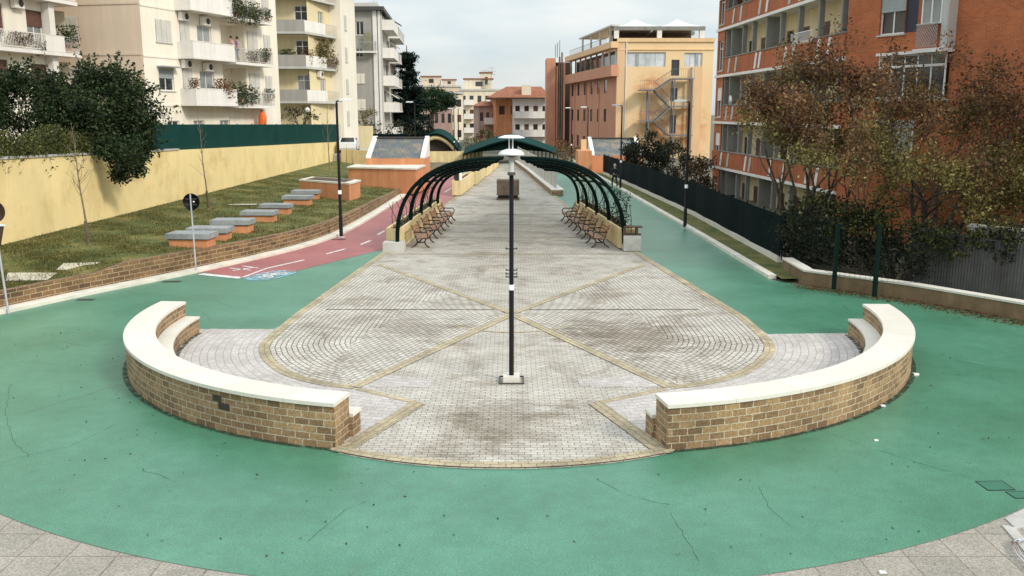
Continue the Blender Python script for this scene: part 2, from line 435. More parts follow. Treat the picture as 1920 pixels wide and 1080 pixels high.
L_grass = leafmat('grass_blade', [(.05,.065,.015), (.09,.10,.025), (.15,.135,.045), (.22,.17,.07)], scale=1.2)
def terr_mat():
    t = NT('terrain'); n1 = t.noise(.15, detail=6); n2 = t.noise(3, detail=4)
    k = t.ramp(n1, [(.3, (.08,.08,.05)), (.7, (.18,.16,.12))]); k = t.mix(.4, k, n2, 'OVERLAY'); return t.col(k, .95)
M['terrain'] = terr_mat()
def grate_mat():
    t = NT('skylight_mesh'); n1 = t.noise(1.2, detail=6); n2 = t.noise(9, detail=4)
    k = t.ramp(n1, [(.32, (.06,.10,.145)), (.5, (.13,.135,.125)), (.68, (.27,.22,.16))]); k = t.mix(.7, k, t.ramp(n2, [(.3,.15),(.7,.8)]), 'OVERLAY'); return t.col(k, .6)
M['grate'] = grate_mat()
M['brownstone'] = plain('brown_stone', (.25,.165,.09), .95, .3, 1.6, 22, streak=.3, bump=.5)
L_lime = leafmat('yellowing_leaves', [(.10,.085,.022), (.18,.15,.04), (.28,.235,.075), (.36,.31,.12)])
def office_mat():
    t = NT('peach_end_render'); n1 = t.noise(.2, detail=5)
    k = t.ramp(n1, [(.3, (.80,.56,.31)), (.7, (.86,.64,.38))])
    for c, r in (((17.2,114,8.6),(2.6,4,2.2)), ((17.6,114,4.6),(3.2,4,2.2)), ((18.5,114,2.0),(4,4,2.5)), ((22,114,3.5),(2.6,4,4.5))):
        m = t.n.new('ShaderNodeMapping'); m.inputs['Location'].default_value = tuple(-a/b for a,b in zip(c,r)); m.inputs['Scale'].default_value = tuple(1/b for b in r)
        t.link(t.pos(), m.inputs['Vector']); g = t.n.new('ShaderNodeTexGradient'); g.gradient_type = 'SPHERICAL'; t.link(m.outputs[0], g.inputs[0])
        mm = t.n.new('ShaderNodeMath'); mm.operation = 'MULTIPLY'; t.link(g.outputs['Fac'], mm.inputs[0]); t.link(t.ramp(t.noise(.7, t.scaled(t.pos(),(1,1,1.6)), detail=6), [(.35,0.),(.6,1.)]), mm.inputs[1])
        k = t.mix(t.ramp(mm.outputs[0], [(.0,0.),(.5,.75)]), k, (.62,.25,.09))
    return t.col(k, .9)
M['office'] = office_mat()
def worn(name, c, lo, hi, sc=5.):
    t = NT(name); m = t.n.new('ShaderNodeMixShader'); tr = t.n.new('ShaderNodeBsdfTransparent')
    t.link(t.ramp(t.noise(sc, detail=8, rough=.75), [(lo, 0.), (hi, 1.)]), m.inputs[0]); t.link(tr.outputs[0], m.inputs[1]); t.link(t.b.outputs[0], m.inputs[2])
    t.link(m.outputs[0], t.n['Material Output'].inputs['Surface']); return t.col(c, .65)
M['worn_white'] = worn('worn_white_paint', (.70,.68,.66), .34, .46)
M['worn_blue'] = worn('worn_blue_paint', (.28,.50,.62), .42, .58, 3.)
M['dark_broken'] = worn('dark_broken', (.035,.04,.022), .40, .56, 7.)
M['crack'] = worn('crack_line', (.03,.10,.065), .40, .56, 3.)
M['stair'] = plain('stair_steel', (.20,.21,.22), .5, .15, 4, 40, metal=.3)
# ================================================================ THE GROUND
def offs(pts, d):
    out = []
    for i, p in enumerate(pts):
        a = Vector(pts[max(i-1,0)]); b = Vector(pts[min(i+1,len(pts)-1)]); t = (b-a).normalized()
        out.append((p[0]-t.y*d, p[1]+t.x*d))
    return out
def dense(pts, step):
    out = []
    for (a, b) in zip(pts, pts[1:]):
        a, b = Vector(a), Vector(b); n = max(1, int((b-a).length/step))
        out += [tuple(a.lerp(b, i/n)) for i in range(n)]
    return out+[tuple(pts[-1])]
def smooth(pts, it=2):
    for _ in range(it):
        q = [pts[0]]
        for a, b in zip(pts, pts[1:]):
            a, b = Vector(a), Vector(b); q += [tuple(a.lerp(b, .25)), tuple(a.lerp(b, .75))]
        pts = q+[pts[-1]]
    return pts
def xat(pts, y):
    ys = [p[1] for p in pts]; xs = [p[0] for p in pts]; return float(np.interp(y, ys, xs))
def ring(c, r, a0, a1, n=60):
    return [(c[0]+r*math.cos(math.radians(a0+(a1-a0)*i/n)), c[1]+r*math.sin(math.radians(a0+(a1-a0)*i/n))) for i in range(n+1)]

KL = smooth([(-17.2,18.6),(-14.23,24.6),(-13.19,27.13),(-11.98,29.44),(-11.05,31.37),(-9.27,35.4),(-8.26,38.68),(-7.64,43.0),(-7.18,59.55),(-7.05,95)])
KR = [(8.67,30.2),(8.46,42.0),(7.9,65.4),(7.3,86),(7.0,110)]
FR = [(9.83,32.97),(9.76,48.4),(8.95,68),(8.25,82.5)]
WR = [(9.55,31.6),(9.5,29.05),(11.84,26.65),(13.79,23.81),(16.6,19.6)]
mb = MB(); mb.poly([(-1500,-300),(1500,-300),(1500,2500),(-1500,2500)], -.03); struct(mb.build('terrain', M['terrain']))
mb = MB(); mb.poly([(-40,-5),(40,-5),(40,24.5),(-40,24.5)], -.008); struct(mb.build('paving', M['outer']))
g = [p for p in reversed(KL) if p[1] > 23.5]
g += [(-17.5,20.5),(-14.5,17.5)]+ring((-.1,22.72), 12.96, 204, 338, 90) + [(15.5,18.5),(15.8,21),(13.7,23.9),(11.8,26.5),(9.2,29.2),(8.72,30.0)]+KR[1:]
mb = MB(); mb.poly(g, 0); struct(mb.build('green_path', M['green']))
# cycle lane in red resin along the left kerb
red = [tuple(G(385,511)[:2]), tuple(G(452,521)[:2]), tuple(G(541,512)[:2]), tuple(G(724,466)[:2]), (-4.7,44),(-4.0,58),(-3.55,66),(-4.2,78),(-7.1,88)]
red += [p for p in reversed(KL) if 31 < p[1] < 86]
mb = MB(); mb.poly(red, .005); struct(mb.build('cycle_lane', M['red']))
mb = MB()
for a, b, w in ((((500,503.5)),(571,487.6),.13), ((612,476.4),(647,467),.13), ((676,459),(695,451),.13), ((708,440.6),(721,433),.13),
             ((833,361),(846,353),.13), ((848,351),(856,345),.12), ((858,343),(864,339),.12)):
    p, q = G(*a), G(*b); mb.ribbon([p, q], w, .010)
mb.ribbon([G(376,514), G(452,521.6)], .30, .010)
mb.ribbon([G(452,521.6), G(500,503.5)], .10, .010)
for a, b in (((430,503),(470,507)), ((436,508),(474,502)), ((455,499),(484,503))): mb.ribbon([G(*a), G(*b)], .10, .010)
struct(mb.build('lane_marking', M['worn_white']))
# blue cycle symbol painted where the lane ends
mb = MB(); sc = G(508,516.5); ang = math.atan2(G(571,487.6).y-G(500,503.5).y, G(571,487.6).x-G(500,503.5).x)
R3 = Matrix.Translation(sc) @ Matrix.Rotation(ang,4,'Z')
def symp(x, y): p = R3 @ Vector((x*.85,y*.8,0)); return (p.x, p.y)
mb.poly([symp(1.25*math.cos(t)*abs(math.cos(t))**-.3 if abs(math.cos(t))>.02 else 0, .75*math.sin(t)) for t in np.linspace(0, 2*math.pi, 40, endpoint=False)], .012)
struct(mb.build('cycle_sign_ground', M['worn_blue']))
mb = MB()
for cx in (-.42,.42): mb.ribbon([symp(cx+.27*math.cos(t), .27*math.sin(t)-.12) for t in np.linspace(0,2*math.pi,20)], .07, .016)
for a, b in (((-.42,-.12),(-.12,.32)),((-.12,.32),(.26,.32)),((.26,.32),(.42,-.12)),((.26,.32),(.02,-.12)),((-.42,-.12),(.02,-.12)),((.02,-.12),(-.12,.32)),((.22,.46),(.36,.46))):
    mb.ribbon([symp(*a), symp(*b)], .07, .0165)
struct(mb.build('cycle_symbol', M['worn_white']))

# plaza
CL, RL, CRr, RR = (-1.1,21.95), 7.85, (1.08,22.47), 8.36
pl = [(-1.25,100),(-3.65,61),(-4.45,48),(-5.06,36.5),(-5.93,24.6),(-6.15,22.88),(-8.3,22.88)]
pl += ring(CL, RL-.5, 172, 256, 30)
pl += ring((-.12,19.3), 5.85, 242, 297, 30)
pl += ring(CRr, RR-.5, -80, 0, 30)+[(6.48,22.31),(6.3,24.2),(4.93,36.5),(3.6,48),(2.9,61),(.7,100)]
mb = MB(); mb.poly(pl, .005); struct(mb.build('plaza', M['pave']))
def lobe_paths(sx):
    if sx < 0:
        px = [(500,640),(493,655),(503,677),(530,698),(565,711),(615,722),(665,727)]
        border = [(-5.06,36.5),(-5.93,24.6)]; cen = (-.25,24.15); top = [(-.3,25.0),(-4.87,32.97)]
    else:
        px = [(1433,632),(1446,652),(1436,672),(1405,695),(1365,710),(1310,722),(1255,727)]
        border = [(4.93,36.5),(6.29,24.26)]; cen = (.25,24.15); top = [(.3,25.0),(4.85,32.97)]
    crv = smooth([border[1]]+[tuple(G(*q)[:2]) for q in px], 2)
    return border, crv, cen, top
def inpoly(P, poly):
    x, y = P[:,0], P[:,1]; ins = np.zeros(len(P), bool); n = len(poly)
    for i in range(n):
        (x1,y1),(x2,y2) = poly[i], poly[(i+1)%n]
        c = ((y1>y) != (y2>y)) & (x < (x2-x1)*(y-y1)/((y2-y1) or 1e-9)+x1); ins ^= c
    return ins
def field_mesh(mb, outline, poly, step, z):
    o = np.array(outline); A, B = o[:-1], o[1:]; D = B-A; Ls = np.hypot(*D.T); acc = np.concatenate([[0], np.cumsum(Ls)[:-1]])
    Tn = D/Ls[:,None]; p = np.array(poly); lo, hi = p.min(0), p.max(0)
    xs = np.arange(lo[0], hi[0], step); ys = np.arange(lo[1], hi[1], step)
    cc = np.array([(x+step/2, y+step/2) for x in xs for y in ys]); cc = cc[inpoly(cc, poly)]
    for c in cc:
        w = c-A; t = np.clip((w*Tn).sum(1), 0, Ls); d = np.hypot(*(w-Tn*t[:,None]).T); k = int(d.argmin())
        pts = []; uv = []
        for dx, dy in ((-.5,-.5),(.5,-.5),(.5,.5),(-.5,.5)):
            q = c+np.array((dx,dy))*step; wq = q-A[k]
            tt = np.clip((wq*Tn[k]).sum(), 0, Ls[k]); dist = np.hypot(*(wq-Tn[k]*tt))
            pts.append((q[0],q[1],z)); uv.append((acc[k]+(wq*Tn[k]).sum(), dist))
        mb.face(pts, uv)
lob = MB(); bands = MB(); side = MB()
for sx in (-1, 1):
    border, crv, cen, top = lobe_paths(sx)
    U = [border[0]]+crv+[cen]
    polyg = [(border[0][0]*.985, 33.3)]+crv+[cen]+top
    field_mesh(lob, [border[0]]+crv[::3]+[crv[-1], cen], polyg, .15, .014)
    bands.ribbon(dense([border[0], border[1]],.5)+crv[1:], .25, .018)
    bands.ribbon(dense([crv[-1], (cen[0]*.2, cen[1]+.35)],.5), .24, .0215)
    bands.ribbon(dense([(cen[0]*.2, cen[1]+.6), top[1]],.5), .22, .025)
    # outside of the lobe, up to the seat wall: rows that follow the wall
    c, R, a0, a1 = (CL, RL, 172, 262) if sx < 0 else (CRr, RR, 2, -86)
    n = 130; rs = np.arange(R-4.2, R-.7, .12)
    for i in range(n):
        t0, t1 = math.radians(a0+(a1-a0)*i/n), math.radians(a0+(a1-a0)*(i+1)/n); tm = (t0+t1)/2
        for r in rs:
            x, y = c[0]+(r+.06)*math.cos(tm), c[1]+(r+.06)*math.sin(tm)
            if y > (22.85 if sx < 0 else 22.3): continue
            bl = -1.8+(y-16.73)*(1.08/2.59) if sx < 0 else 1.61-(y-16.73)*(.93/2.64)
            if (sx < 0 and (x > bl if y < 16.73 else x > -3.2+(17.77-y)*1.35 and y < 17.8)) or (sx > 0 and (x < bl if y < 16.73 else x < 3.2-(17.77-y)*1.5 and y < 17.8)): continue
            if inpoly(np.array([(x,y)]), polyg)[0]: continue
            q = [(c[0]+rr*math.cos(t), c[1]+rr*math.sin(t), .010) for rr, t in ((r,t0),(r,t1),(r+.12,t1),(r+.12,t0))]
            if sx < 0: q = q
            side.face(q, [(t0*R,r),(t1*R,r),(t1*R,r+.12),(t0*R,r+.12)])
    e = (-1.8,16.73) if sx < 0 else (1.61,16.73); f = (-2.85,14.14) if sx < 0 else (2.52,14.09)
    bands.ribbon(dense([e, f],.4), .30, .0215)
    bands.ribbon(dense([e, (crv[-1][0]*.98, crv[-1][1]-.1)], .4), .16, .0145)
bands.ribbon(ring((-.12,19.3), 5.72, 240, 299, 40), .22, .028)
bands.ribbon(ring((0,24.4), 1.9, 222, 318, 16), .10, .015)
bands.ribbon([(0,23.9),(0,18.4)], .12, .0152)
bands.ribbon(dense([(-4.9,35.6),(4.8,35.6)], .5), .16, .0152)
for y in (40.4, 45.2, 50, 55): bands.ribbon(dense([(xat([(-5.06,36.5),(-3.65,61)],y)+.3, y),(xat([(4.93,36.5),(2.9,61)],y)-.3, y)],.6), .12, .0152)
for s, L0 in ((-1,[(-5.06,36.5),(-4.45,48),(-3.65,61),(-1.25,100)]),(1,[(4.93,36.5),(3.6,48),(2.9,61),(.7,100)])): bands.ribbon(dense(L0,1.), .2, .018)
struct(lob.build('plaza_lobes', M['lobe'])); struct(side.build('plaza_sides', M['side'])); struct(bands.build('paving_band', M['band']))
mb = MB()   # dark expansion joints across the lobes
for s in (-1,1): mb.ribbon(dense([(s*.5,25.15),(s*5.3,25.2)],.5), .05, .0265)
struct(mb.build('expansion_joint', M['soil']))

# kerbs
def strip(mb, pts, d0, d1, z0, z1f):
    a, b = offs(pts, d0), offs(pts, d1); acc = 0
    for i in range(len(pts)-1):
        za, zb = (z1f(pts[i][1]), z1f(pts[i+1][1])) if callable(z1f) else (z1f, z1f)
        l = math.dist(pts[i], pts[i+1]); A, B, D, E_ = a[i], a[i+1], b[i], b[i+1]
        mb.face([(*A,z0),(*B,z0),(*B,zb),(*A,za)], [(acc,z0),(acc+l,z0),(acc+l,zb),(acc,za)])
        mb.face([(*E_,z0),(*D,z0),(*D,za),(*E_,zb)], [(acc+l,z0),(acc,z0),(acc,za),(acc+l,zb)])
        mb.face([(*A,za),(*B,zb),(*E_,zb),(*D,za)], [(acc,0),(acc+l,0),(acc+l,.4),(acc,.4)])
        acc += l
    for k in (0, -1):
        z = z1f(pts[k][1]) if callable(z1f) else z1f
        mb.face([(*a[k],z0),(*b[k],z0),(*b[k],z),(*a[k],z)])
KLd = dense(KL, .6)
mb = MB(); strip(mb, KLd, -.06, .42, -.02, .10); struct(mb.build('kerb', M['kerb']))
mb = MB(); strip(mb, dense(KR,.8), 0, -.28, -.02, .12); struct(mb.build('kerb', M['kerb']))
def bwh(y): return float(np.interp(y, [18,28.3,28.8,34,39,52,60,95], [.54,.54,.72,.70,.66,.57,.42,.3]))
mb = MB(); strip(mb, KLd, .42, .72, -.05, bwh)
tag(mb.build('block_wall', M['tuff_dark']), 'long low retaining wall of dark tuff blocks holding back the grass bank', 'wall')
YW0, YW1 = G(0,460,1.05), G(638,299,1.05); yd = (YW1-YW0).normalized()
YWn = YW0-yd*11
def xw(y): return YW0.x+yd.x/yd.y*(y-YW0.y)
def bankz(x, y):
    xa = xat(KL, y)-.72; s = max(0, min(1, (xa-x)/(xa-xw(y)))); z0 = bwh(y)-.03
    return z0+(1.05-z0)*s
def GB(px, py):
    p = G(px, py, .8)
    for _ in range(30): p = p.lerp(G(px, py, bankz(p.x, p.y)), .6)
    return p
mb = MB(); ys = np.arange(18.6, 92, .5); ns = 28; nzv = rng.normal(size=(len(ys), ns+1))*.018
W_ = []
for i, y in enumerate(ys):
    xa = xat(KL, y)-.72; W_.append([Vector((xa+(xw(y)-xa)*j/ns, y, bankz(xa+(xw(y)-xa)*j/ns, y)+(nzv[i,j] if 0<j<ns else 0))) for j in range(ns+1)])
for a, b in zip(W_, W_[1:]):
    for j in range(ns): mb.face([a[j+1], a[j], b[j], b[j+1]])
struct(mb.build('grass_bank', M['grass'], smooth=True))
mb = MB(); N = 110000
yy = 23+(rng.random(N)**1.5)*45; xx = np.array([xat(KL,y)-.72 for y in yy]); xl = np.array([xw(y)+.1 for y in yy]); fr_ = rng.random(N)
bx = xx+(xl-xx)*fr_; clump = np.sin(bx*2.1+np.cos(yy*1.3)*2)+np.sin(yy*1.9+bx*.7); kp = clump+rng.normal(size=N)*.8 > -.3
P = np.array([(x, y, bankz(x,y)) for x, y in zip(bx[kp], yy[kp])])
hh = rng.uniform(.02,.07,len(P))*(1+1.1*(rng.random(len(P))**4)); th = rng.random(len(P))*6.28; wv = np.stack([np.cos(th), np.sin(th), np.zeros(len(P))],1)*.012; ln = rng.normal(size=(len(P),3))*.03; ln[:,2] = hh
mb.np.append(np.stack([P-wv, P+wv, P+ln+wv*.3, P+ln-wv*.3],1).reshape(-1,3))
tag(mb.build('grass', L_grass), 'tufted half dry grass covering the bank below the yellow wall', 'grass', kind='stuff')
# right hand grass strip
mb = MB(); ys = np.arange(29.6, 92, .7)
rows = [[Vector((xat(KR,y)+.27+(xat(FR,y)-xat(KR,y)-.2)*j/5, y, .10+.02*random.random())) for j in range(6)] for y in ys]
for a, b in zip(rows, rows[1:]):
    for j in range(5): mb.face([a[j], a[j+1], b[j+1], b[j]])
struct(mb.build('grass_strip', M['grass'], smooth=True))
# bare patches of worn path stone on the bank
mb = MB()
for px in ([(15,522),(108,522),(88,536),(10,537)], [(120,504),(188,502),(180,514),(104,517)]):
    pts = []
    for q in px:
        p = GB(q[0], q[1]-9); pts.append((p.x, p.y, p.z+.03))
    mb.poly(pts)
p = GB(455,385); mb.poly([(p.x-.7,p.y-.3,bankz(p.x,p.y)+.05),(p.x+.7,p.y-.3,bankz(p.x,p.y)+.05),(p.x+.7,p.y+.3,bankz(p.x,p.y)+.05),(p.x-.7,p.y+.3,bankz(p.x,p.y)+.05)])
struct(mb.build('stone_path', plain('worn_path',(.50,.46,.36),.9,.3,2.5,25)))

# ================================================================ SEAT WALLS
def arc_solid(mb, c, r0, r1, a0, a1, z0, z1, n=48):
    A = [math.radians(a0+(a1-a0)*i/n) for i in range(n+1)]
    P = lambda r, t, z: (c[0]+r*math.cos(t), c[1]+r*math.sin(t), z)
    for t0, t1 in zip(A, A[1:]):
        s0, s1 = abs(t0-A[0])*r1, abs(t1-A[0])*r1
        mb.face([P(r1,t0,z0),P(r1,t1,z0),P(r1,t1,z1),P(r1,t0,z1)], [(s0,z0),(s1,z0),(s1,z1),(s0,z1)])
        mb.face([P(r0,t0,z0),P(r0,t1,z0),P(r0,t1,z1),P(r0,t0,z1)], [(s0,z0),(s1,z0),(s1,z1),(s0,z1)])
        mb.face([P(r0,t0,z1),P(r1,t0,z1),P(r1,t1,z1),P(r0,t1,z1)], [(s0,r0),(s0,r1),(s1,r1),(s1,r0)])
        mb.face([P(r0,t0,z0),P(r1,t0,z0),P(r1,t1,z0),P(r0,t1,z0)])
    for t in (A[0], A[-1]):
        mb.face([P(r0,t,z0),P(r1,t,z0),P(r1,t,z1),P(r0,t,z1)], [(r0,z0),(r1,z0),(r1,z1),(r0,z1)])
def seat_wall(c, R, a0, a1, label):
    m = math.radians((a0+a1)/2); t = thing('seat_wall', label, 'seat wall', (c[0]+R*math.cos(m), c[1]+R*math.sin(m), 0), 'curved seat walls round the plaza')
    b = MB(); arc_solid(b, c, R-.61, R-.02, a0, a1, -.03, .735); b.build('block_body', M['tuff'], t)
    b = MB(); arc_solid(b, c, R-.64, R+.01, a0+.1*(1 if a0>a1 else -1), a1-.1*(1 if a0>a1 else -1), .735, .80, 60)
    b.build('coping', M['travertine'], t, bevel=.008)
    k = 1.6 if a1 > a0 else -1.6
    b = MB(); arc_solid(b, c, R-.95, R-.61, a0, a1+k*.3, -.03, .365); b.build('step_body', M['tuff'], t)
    b = MB(); arc_solid(b, c, R-.98, R-.612, a0, a1+k*.35, .365, .42); b.build('seat_slab', M['travertine'], t, bevel=.008); return t
swl = seat_wall(CL, RL, 175.3, 256.4, 'curved block seat wall with pale coping and dark patches painted as holes on its outer face, left of the lamp post')
seat_wall(CRr, RR, -1.6, -79.7, 'curved seat wall of lighter tan blocks with pale coping, right of the lamp post')
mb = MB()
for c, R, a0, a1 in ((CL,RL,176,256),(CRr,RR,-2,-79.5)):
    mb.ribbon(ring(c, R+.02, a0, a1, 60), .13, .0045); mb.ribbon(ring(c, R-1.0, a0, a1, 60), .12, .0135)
struct(mb.build('wall_foot_line', M['dark_broken']))  # dark broken line on the ground along both feet of each wall
mb = MB(); rc = random.Random(4)
for pts in ([(1560,815),(1640,842),(1720,868),(1800,890),(1835,905)], [(1255,962),(1278,995),(1300,1035),(1316,1062)], [(0,868),(60,852),(130,838),(230,790)], [(20,720),(10,780),(25,830),(60,860)], [(575,1015),(610,985),(650,955),(700,935)], [(330,905),(300,890),(250,880)], [(1120,900),(1180,930),(1270,950)], [(1480,985),(1440,950),(1420,905)], [(40,650),(110,640),(180,652)], [(1500,560),(1560,585),(1600,600)], [(400,560),(440,580),(470,575)]):
    q = [G(*p) for p in pts]; out = []
    for a, b_ in zip(q, q[1:]):
        n = max(2, int((b_-a).length/.12))
        for i in range(n): w_ = a.lerp(b_, i/n); out.append((w_.x+rc.uniform(-.02,.02), w_.y+rc.uniform(-.02,.02)))
    mb.ribbon(out, .009, .004)
struct(mb.build('surface_crack', M['crack']))
p = G(430,757,.48); q = math.degrees(math.atan2(p.y-CL[1], p.x-CL[0]))+360
for da, w_, z0, z1 in ((0,1.1,.40,.52),(-1.2,.9,.525,.64)):
    b = MB(); arc_solid(b, CL, RL-.2, RL-.014, q+da-w_, q+da+w_*.8, z0, z1, 6); o = b.build('hole_shade_patch', M['shade_brown'], swl)  # dark patch proud of the face, painting the shade of a hole
# ================================================================ YELLOW WALL, SCREENS
F = Fac(YWn, YW1); Lw = (YW1-YWn).length; u0 = (YW0-YWn).length
b = MB(); k = 40
def ytop(u, u0=u0, Lw=Lw): return 3.95-(u-u0)/(Lw-u0)*1.2
for i in range(k):
    a, c = Lw*i/k, Lw*(i+1)/k
    b.hexa([F.P(a,0,.5),F.P(c,0,.5),F.P(c,-.35,.5),F.P(a,-.35,.5),F.P(a,0,ytop(a)),F.P(c,0,ytop(c)),F.P(c,-.35,ytop(c)),F.P(a,-.35,ytop(a))])
yt = thing('yellow_wall', 'tall pale yellow rendered retaining wall behind the grass bank', 'wall', YWn)
b.build('wall_body', M['yellow_wall'], yt)
b = MB()
for i in range(16):
    a, c = Lw*i/40, Lw*(i+1)/40
    b.hexa([F.P(a,.05,ytop(a)+.003),F.P(c,.05,ytop(c)+.003),F.P(c,-.4,ytop(c)+.003),F.P(a,-.4,ytop(a)+.003),F.P(a,.05,ytop(a)+.09),F.P(c,.05,ytop(c)+.09),F.P(c,-.4,ytop(c)+.09),F.P(a,-.4,ytop(a)+.09)])
b.build('coping', M['concrete'], yt)
gs = thing('green_screen_fence', 'long dark green cloth screen fence standing on top of the yellow wall', 'fence', F.P(Lw*.4,-.15,3.3))
b = MB(); us = F.hit(255,260,-.15)[0]; n = 30
def gtop(u):
    y = F.P(u,-.15,0).y; return 5.5-(20.5)*y/1700
for i in range(n):
    a, c = us+(Lw-us)*i/n, us+(Lw-us)*(i+1)/n; wv = .02*math.sin(i*2.1); w2 = .02*math.sin((i+1)*2.1)
    b.hexa([F.P(a,-.15+wv,ytop(a)+.01),F.P(c,-.15+w2,ytop(c)+.01),F.P(c,-.17+w2,ytop(c)+.01),F.P(a,-.17+wv,ytop(a)+.01),F.P(a,-.15+wv,gtop(a)),F.P(c,-.15+w2,gtop(c)),F.P(c,-.17+w2,gtop(c)),F.P(a,-.17+wv,gtop(a))])
b.build('screen', M['teal_screen'], gs)
for i in range(0, n+1, 2):
    a = us+(Lw-us)*i/n; b = MB(); b.tube([F.P(a,-.22,ytop(a)),F.P(a,-.22,gtop(a)+.05)], .03, 6); b.build('post', M['green_post'], gs)
# low yellow wall beyond the end of the tall one
b = MB(); A, B_ = AT(640,300,85.6), AT(702,303,84.4); F2 = Fac((A.x,A.y),(B_.x,B_.y))
b.fbox(F2, 0, F2.L, -.3, 0, .4, 2.12); tag(b.build('low_yellow_wall', M['planter']), 'short low yellow wall with a white car showing above it', 'wall')
# dark screen fence on the right
fd = thing('dark_screen_fence', 'tall dark screened fence along the right hand grass strip', 'fence', (FR[1][0],FR[1][1],0))
FRd = dense(FR, 1.2); b = MB()
for i, (p, q) in enumerate(zip(FRd, FRd[1:])):
    w1, w2 = .03*math.sin(i*1.7), .03*math.sin((i+1)*1.7)
    b.hexa([(p[0]+w1,p[1],.3),(q[0]+w2,q[1],.3),(q[0]+w2+.03,q[1],.3),(p[0]+w1+.03,p[1],.3),(p[0]+w1,p[1],1.82),(q[0]+w2,q[1],1.82),(q[0]+w2+.03,q[1],1.82),(p[0]+w1+.03,p[1],1.82)])
b.build('screen', M['dark_screen'], fd)
for p in FRd[::2]:
    b = MB(); b.tube([(p[0]+.09,p[1],.2),(p[0]+.09,p[1],1.9)], .03, 6); b.build('post', M['dkgreen'], fd)
b = MB(); strip(b, FRd, .06, -.16, -.02, .32); b.build('plinth', M['travertine'], fd)
# low wall with white coping at the right
WRd = dense(WR, .5); wt = thing('low_wall', 'low brown stone wall with white coping below the autumn trees at right', 'wall', (WR[2][0],WR[2][1],0))
b = MB(); strip(b, WRd, 0, -.02+.32, -.03, .44); b.build('wall_body', M['brownstone'], wt)
b = MB()
a_, c_ = offs(WRd, -.03), offs(WRd, .34)
for i in range(len(WRd)-1):
    b.hexa([(*a_[i],.441),(*a_[i+1],.441),(*c_[i+1],.441),(*c_[i],.441),(*a_[i],.50),(*a_[i+1],.50),(*c_[i+1],.50),(*c_[i],.50)])
b.build('coping', M['travertine'], wt)
b = MB(); pts = dense(offs(WR[1:], -.25), .1)
P = np.array([(p[0]+rng.normal()*.22-.05, p[1]+rng.normal()*.22-.1, .015+abs(rng.normal())*.015) for p in pts for _ in range(26)])
b.cards(P, .07, flat=.6); tag(b.build('fallen_leaves', L_red), 'brown fallen leaves drifted along the foot of the low wall', 'leaves', kind='stuff')
# ================================================================ LAMPS
def dome_lamp():
    p = G(959,714); t = thing('dome_lamp_post', 'slim black lamp post with two white disc reflectors in the middle of the plaza', 'lamp post', p)
    x, y = p.x, p.y
    b = MB(); b.tube([(x,y,.13),(x,y,2.02)], .050, 14); b.tube([(x,y,2.02),(x,y,4.32)], .045, 14); b.build('pole', M['black'], t, smooth=True)
    b = MB(); b.tube([(x,y,1.94),(x,y,2.05)], .056, 14); b.build('collar', M['lamp_white'], t, smooth=True)
    b = MB(); b.box(x-.17,x+.17,y-.19,y+.19,-.02,.13); b.build('base_block', M['travertine'], t, bevel=.012)
    b = MB()
    for s in (-1,1):
        b.box(x-.25,x+.25,y+s*.26-.012,y+s*.26+.012,-.02,.035); b.box(x+s*.25-.012,x+s*.25+.012,y-.26,y+.26,-.02,.034)
    b.build('pit_frame', M['dark_frame'], t)
    for z in (2.20,2.26,2.34,2.78):
        b = MB(); b.box(x-.11,x+.11,y-.012,y+.012,z,z+.018); b.box(x-.12,x-.10,y-.012,y+.012,z,z+.04); b.box(x+.10,x+.12,y-.012,y+.012,z,z+.04); b.build('bracket', M['black'], t)
    b = MB(); b.tube([(x,y,4.32),(x,y,4.66)], .05, 16); b.build('light_cylinder', M['pale_grey'], t, smooth=True)
    b = MB()
    b.tube([(x,y,4.28),(x,y,4.34)], .08, 12)
    b.tube([(x,y,4.65),(x,y,4.71)], .11, 12)
    b.build('lamp_cage', M['dark_frame'], t)
    b = MB(); b.lathe([(.02,4.80),(.10,4.797),(.20,4.765),(.255,4.715),(.268,4.68),(.255,4.68),(.18,4.72),(.02,4.745)], (x,y,0), 32); b.build('lower_reflector', M['lamp_white'], t, smooth=True)
    for dx in (-.045,.025):
        b = MB(); b.tube([(x+dx,y,4.79),(x+dx,y,5.02)], .014, 8); b.build('rod', M['lamp_white'], t)
    b = MB(); b.lathe([(.02,5.075),(.14,5.068),(.26,5.03),(.268,5.012),(.25,5.012),(.02,5.03)], (x,y,0), 32); b.build('upper_reflector', M['lamp_white'], t, smooth=True)
dome_lamp()
def arm_lamp():
    t = thing('street_lamp', '', 'street lamp', (0,0,0), 'single arm street lamps along the paths')
    b = MB(); b.tube([(0,0,0),(0,0,.9)], .085, 12); b.tube([(0,0,.9),(0,0,5.95)], [.072,.05], 12); b.build('pole', M['black'], t, smooth=True)
    b = MB(); b.tube([(0,0,1.95),(0,0,2.12)], .08, 12); b.build('collar', M['lamp_white'], t, smooth=True)
    b = MB(); b.lathe([(.17,-.02),(.17,.03),(.09,.05)], (0,0,0), 14); b.build('base_plate', M['concrete'], t)
    b = MB(); b.tube([(0,0,5.9),(0,0,6.0),(.1,0,6.03),(.25,0,6.03)], .035, 8); b.build('arm', M['black'], t, smooth=True)
    b = MB(); b.box(.12,.72,-.11,.11,6.02,6.09); b.box(.16,.68,-.08,.08,6.09,6.12); b.build('lamp_head', M['lamp_white'], t, bevel=.02)
    return t
L0 = arm_lamp(); first = True
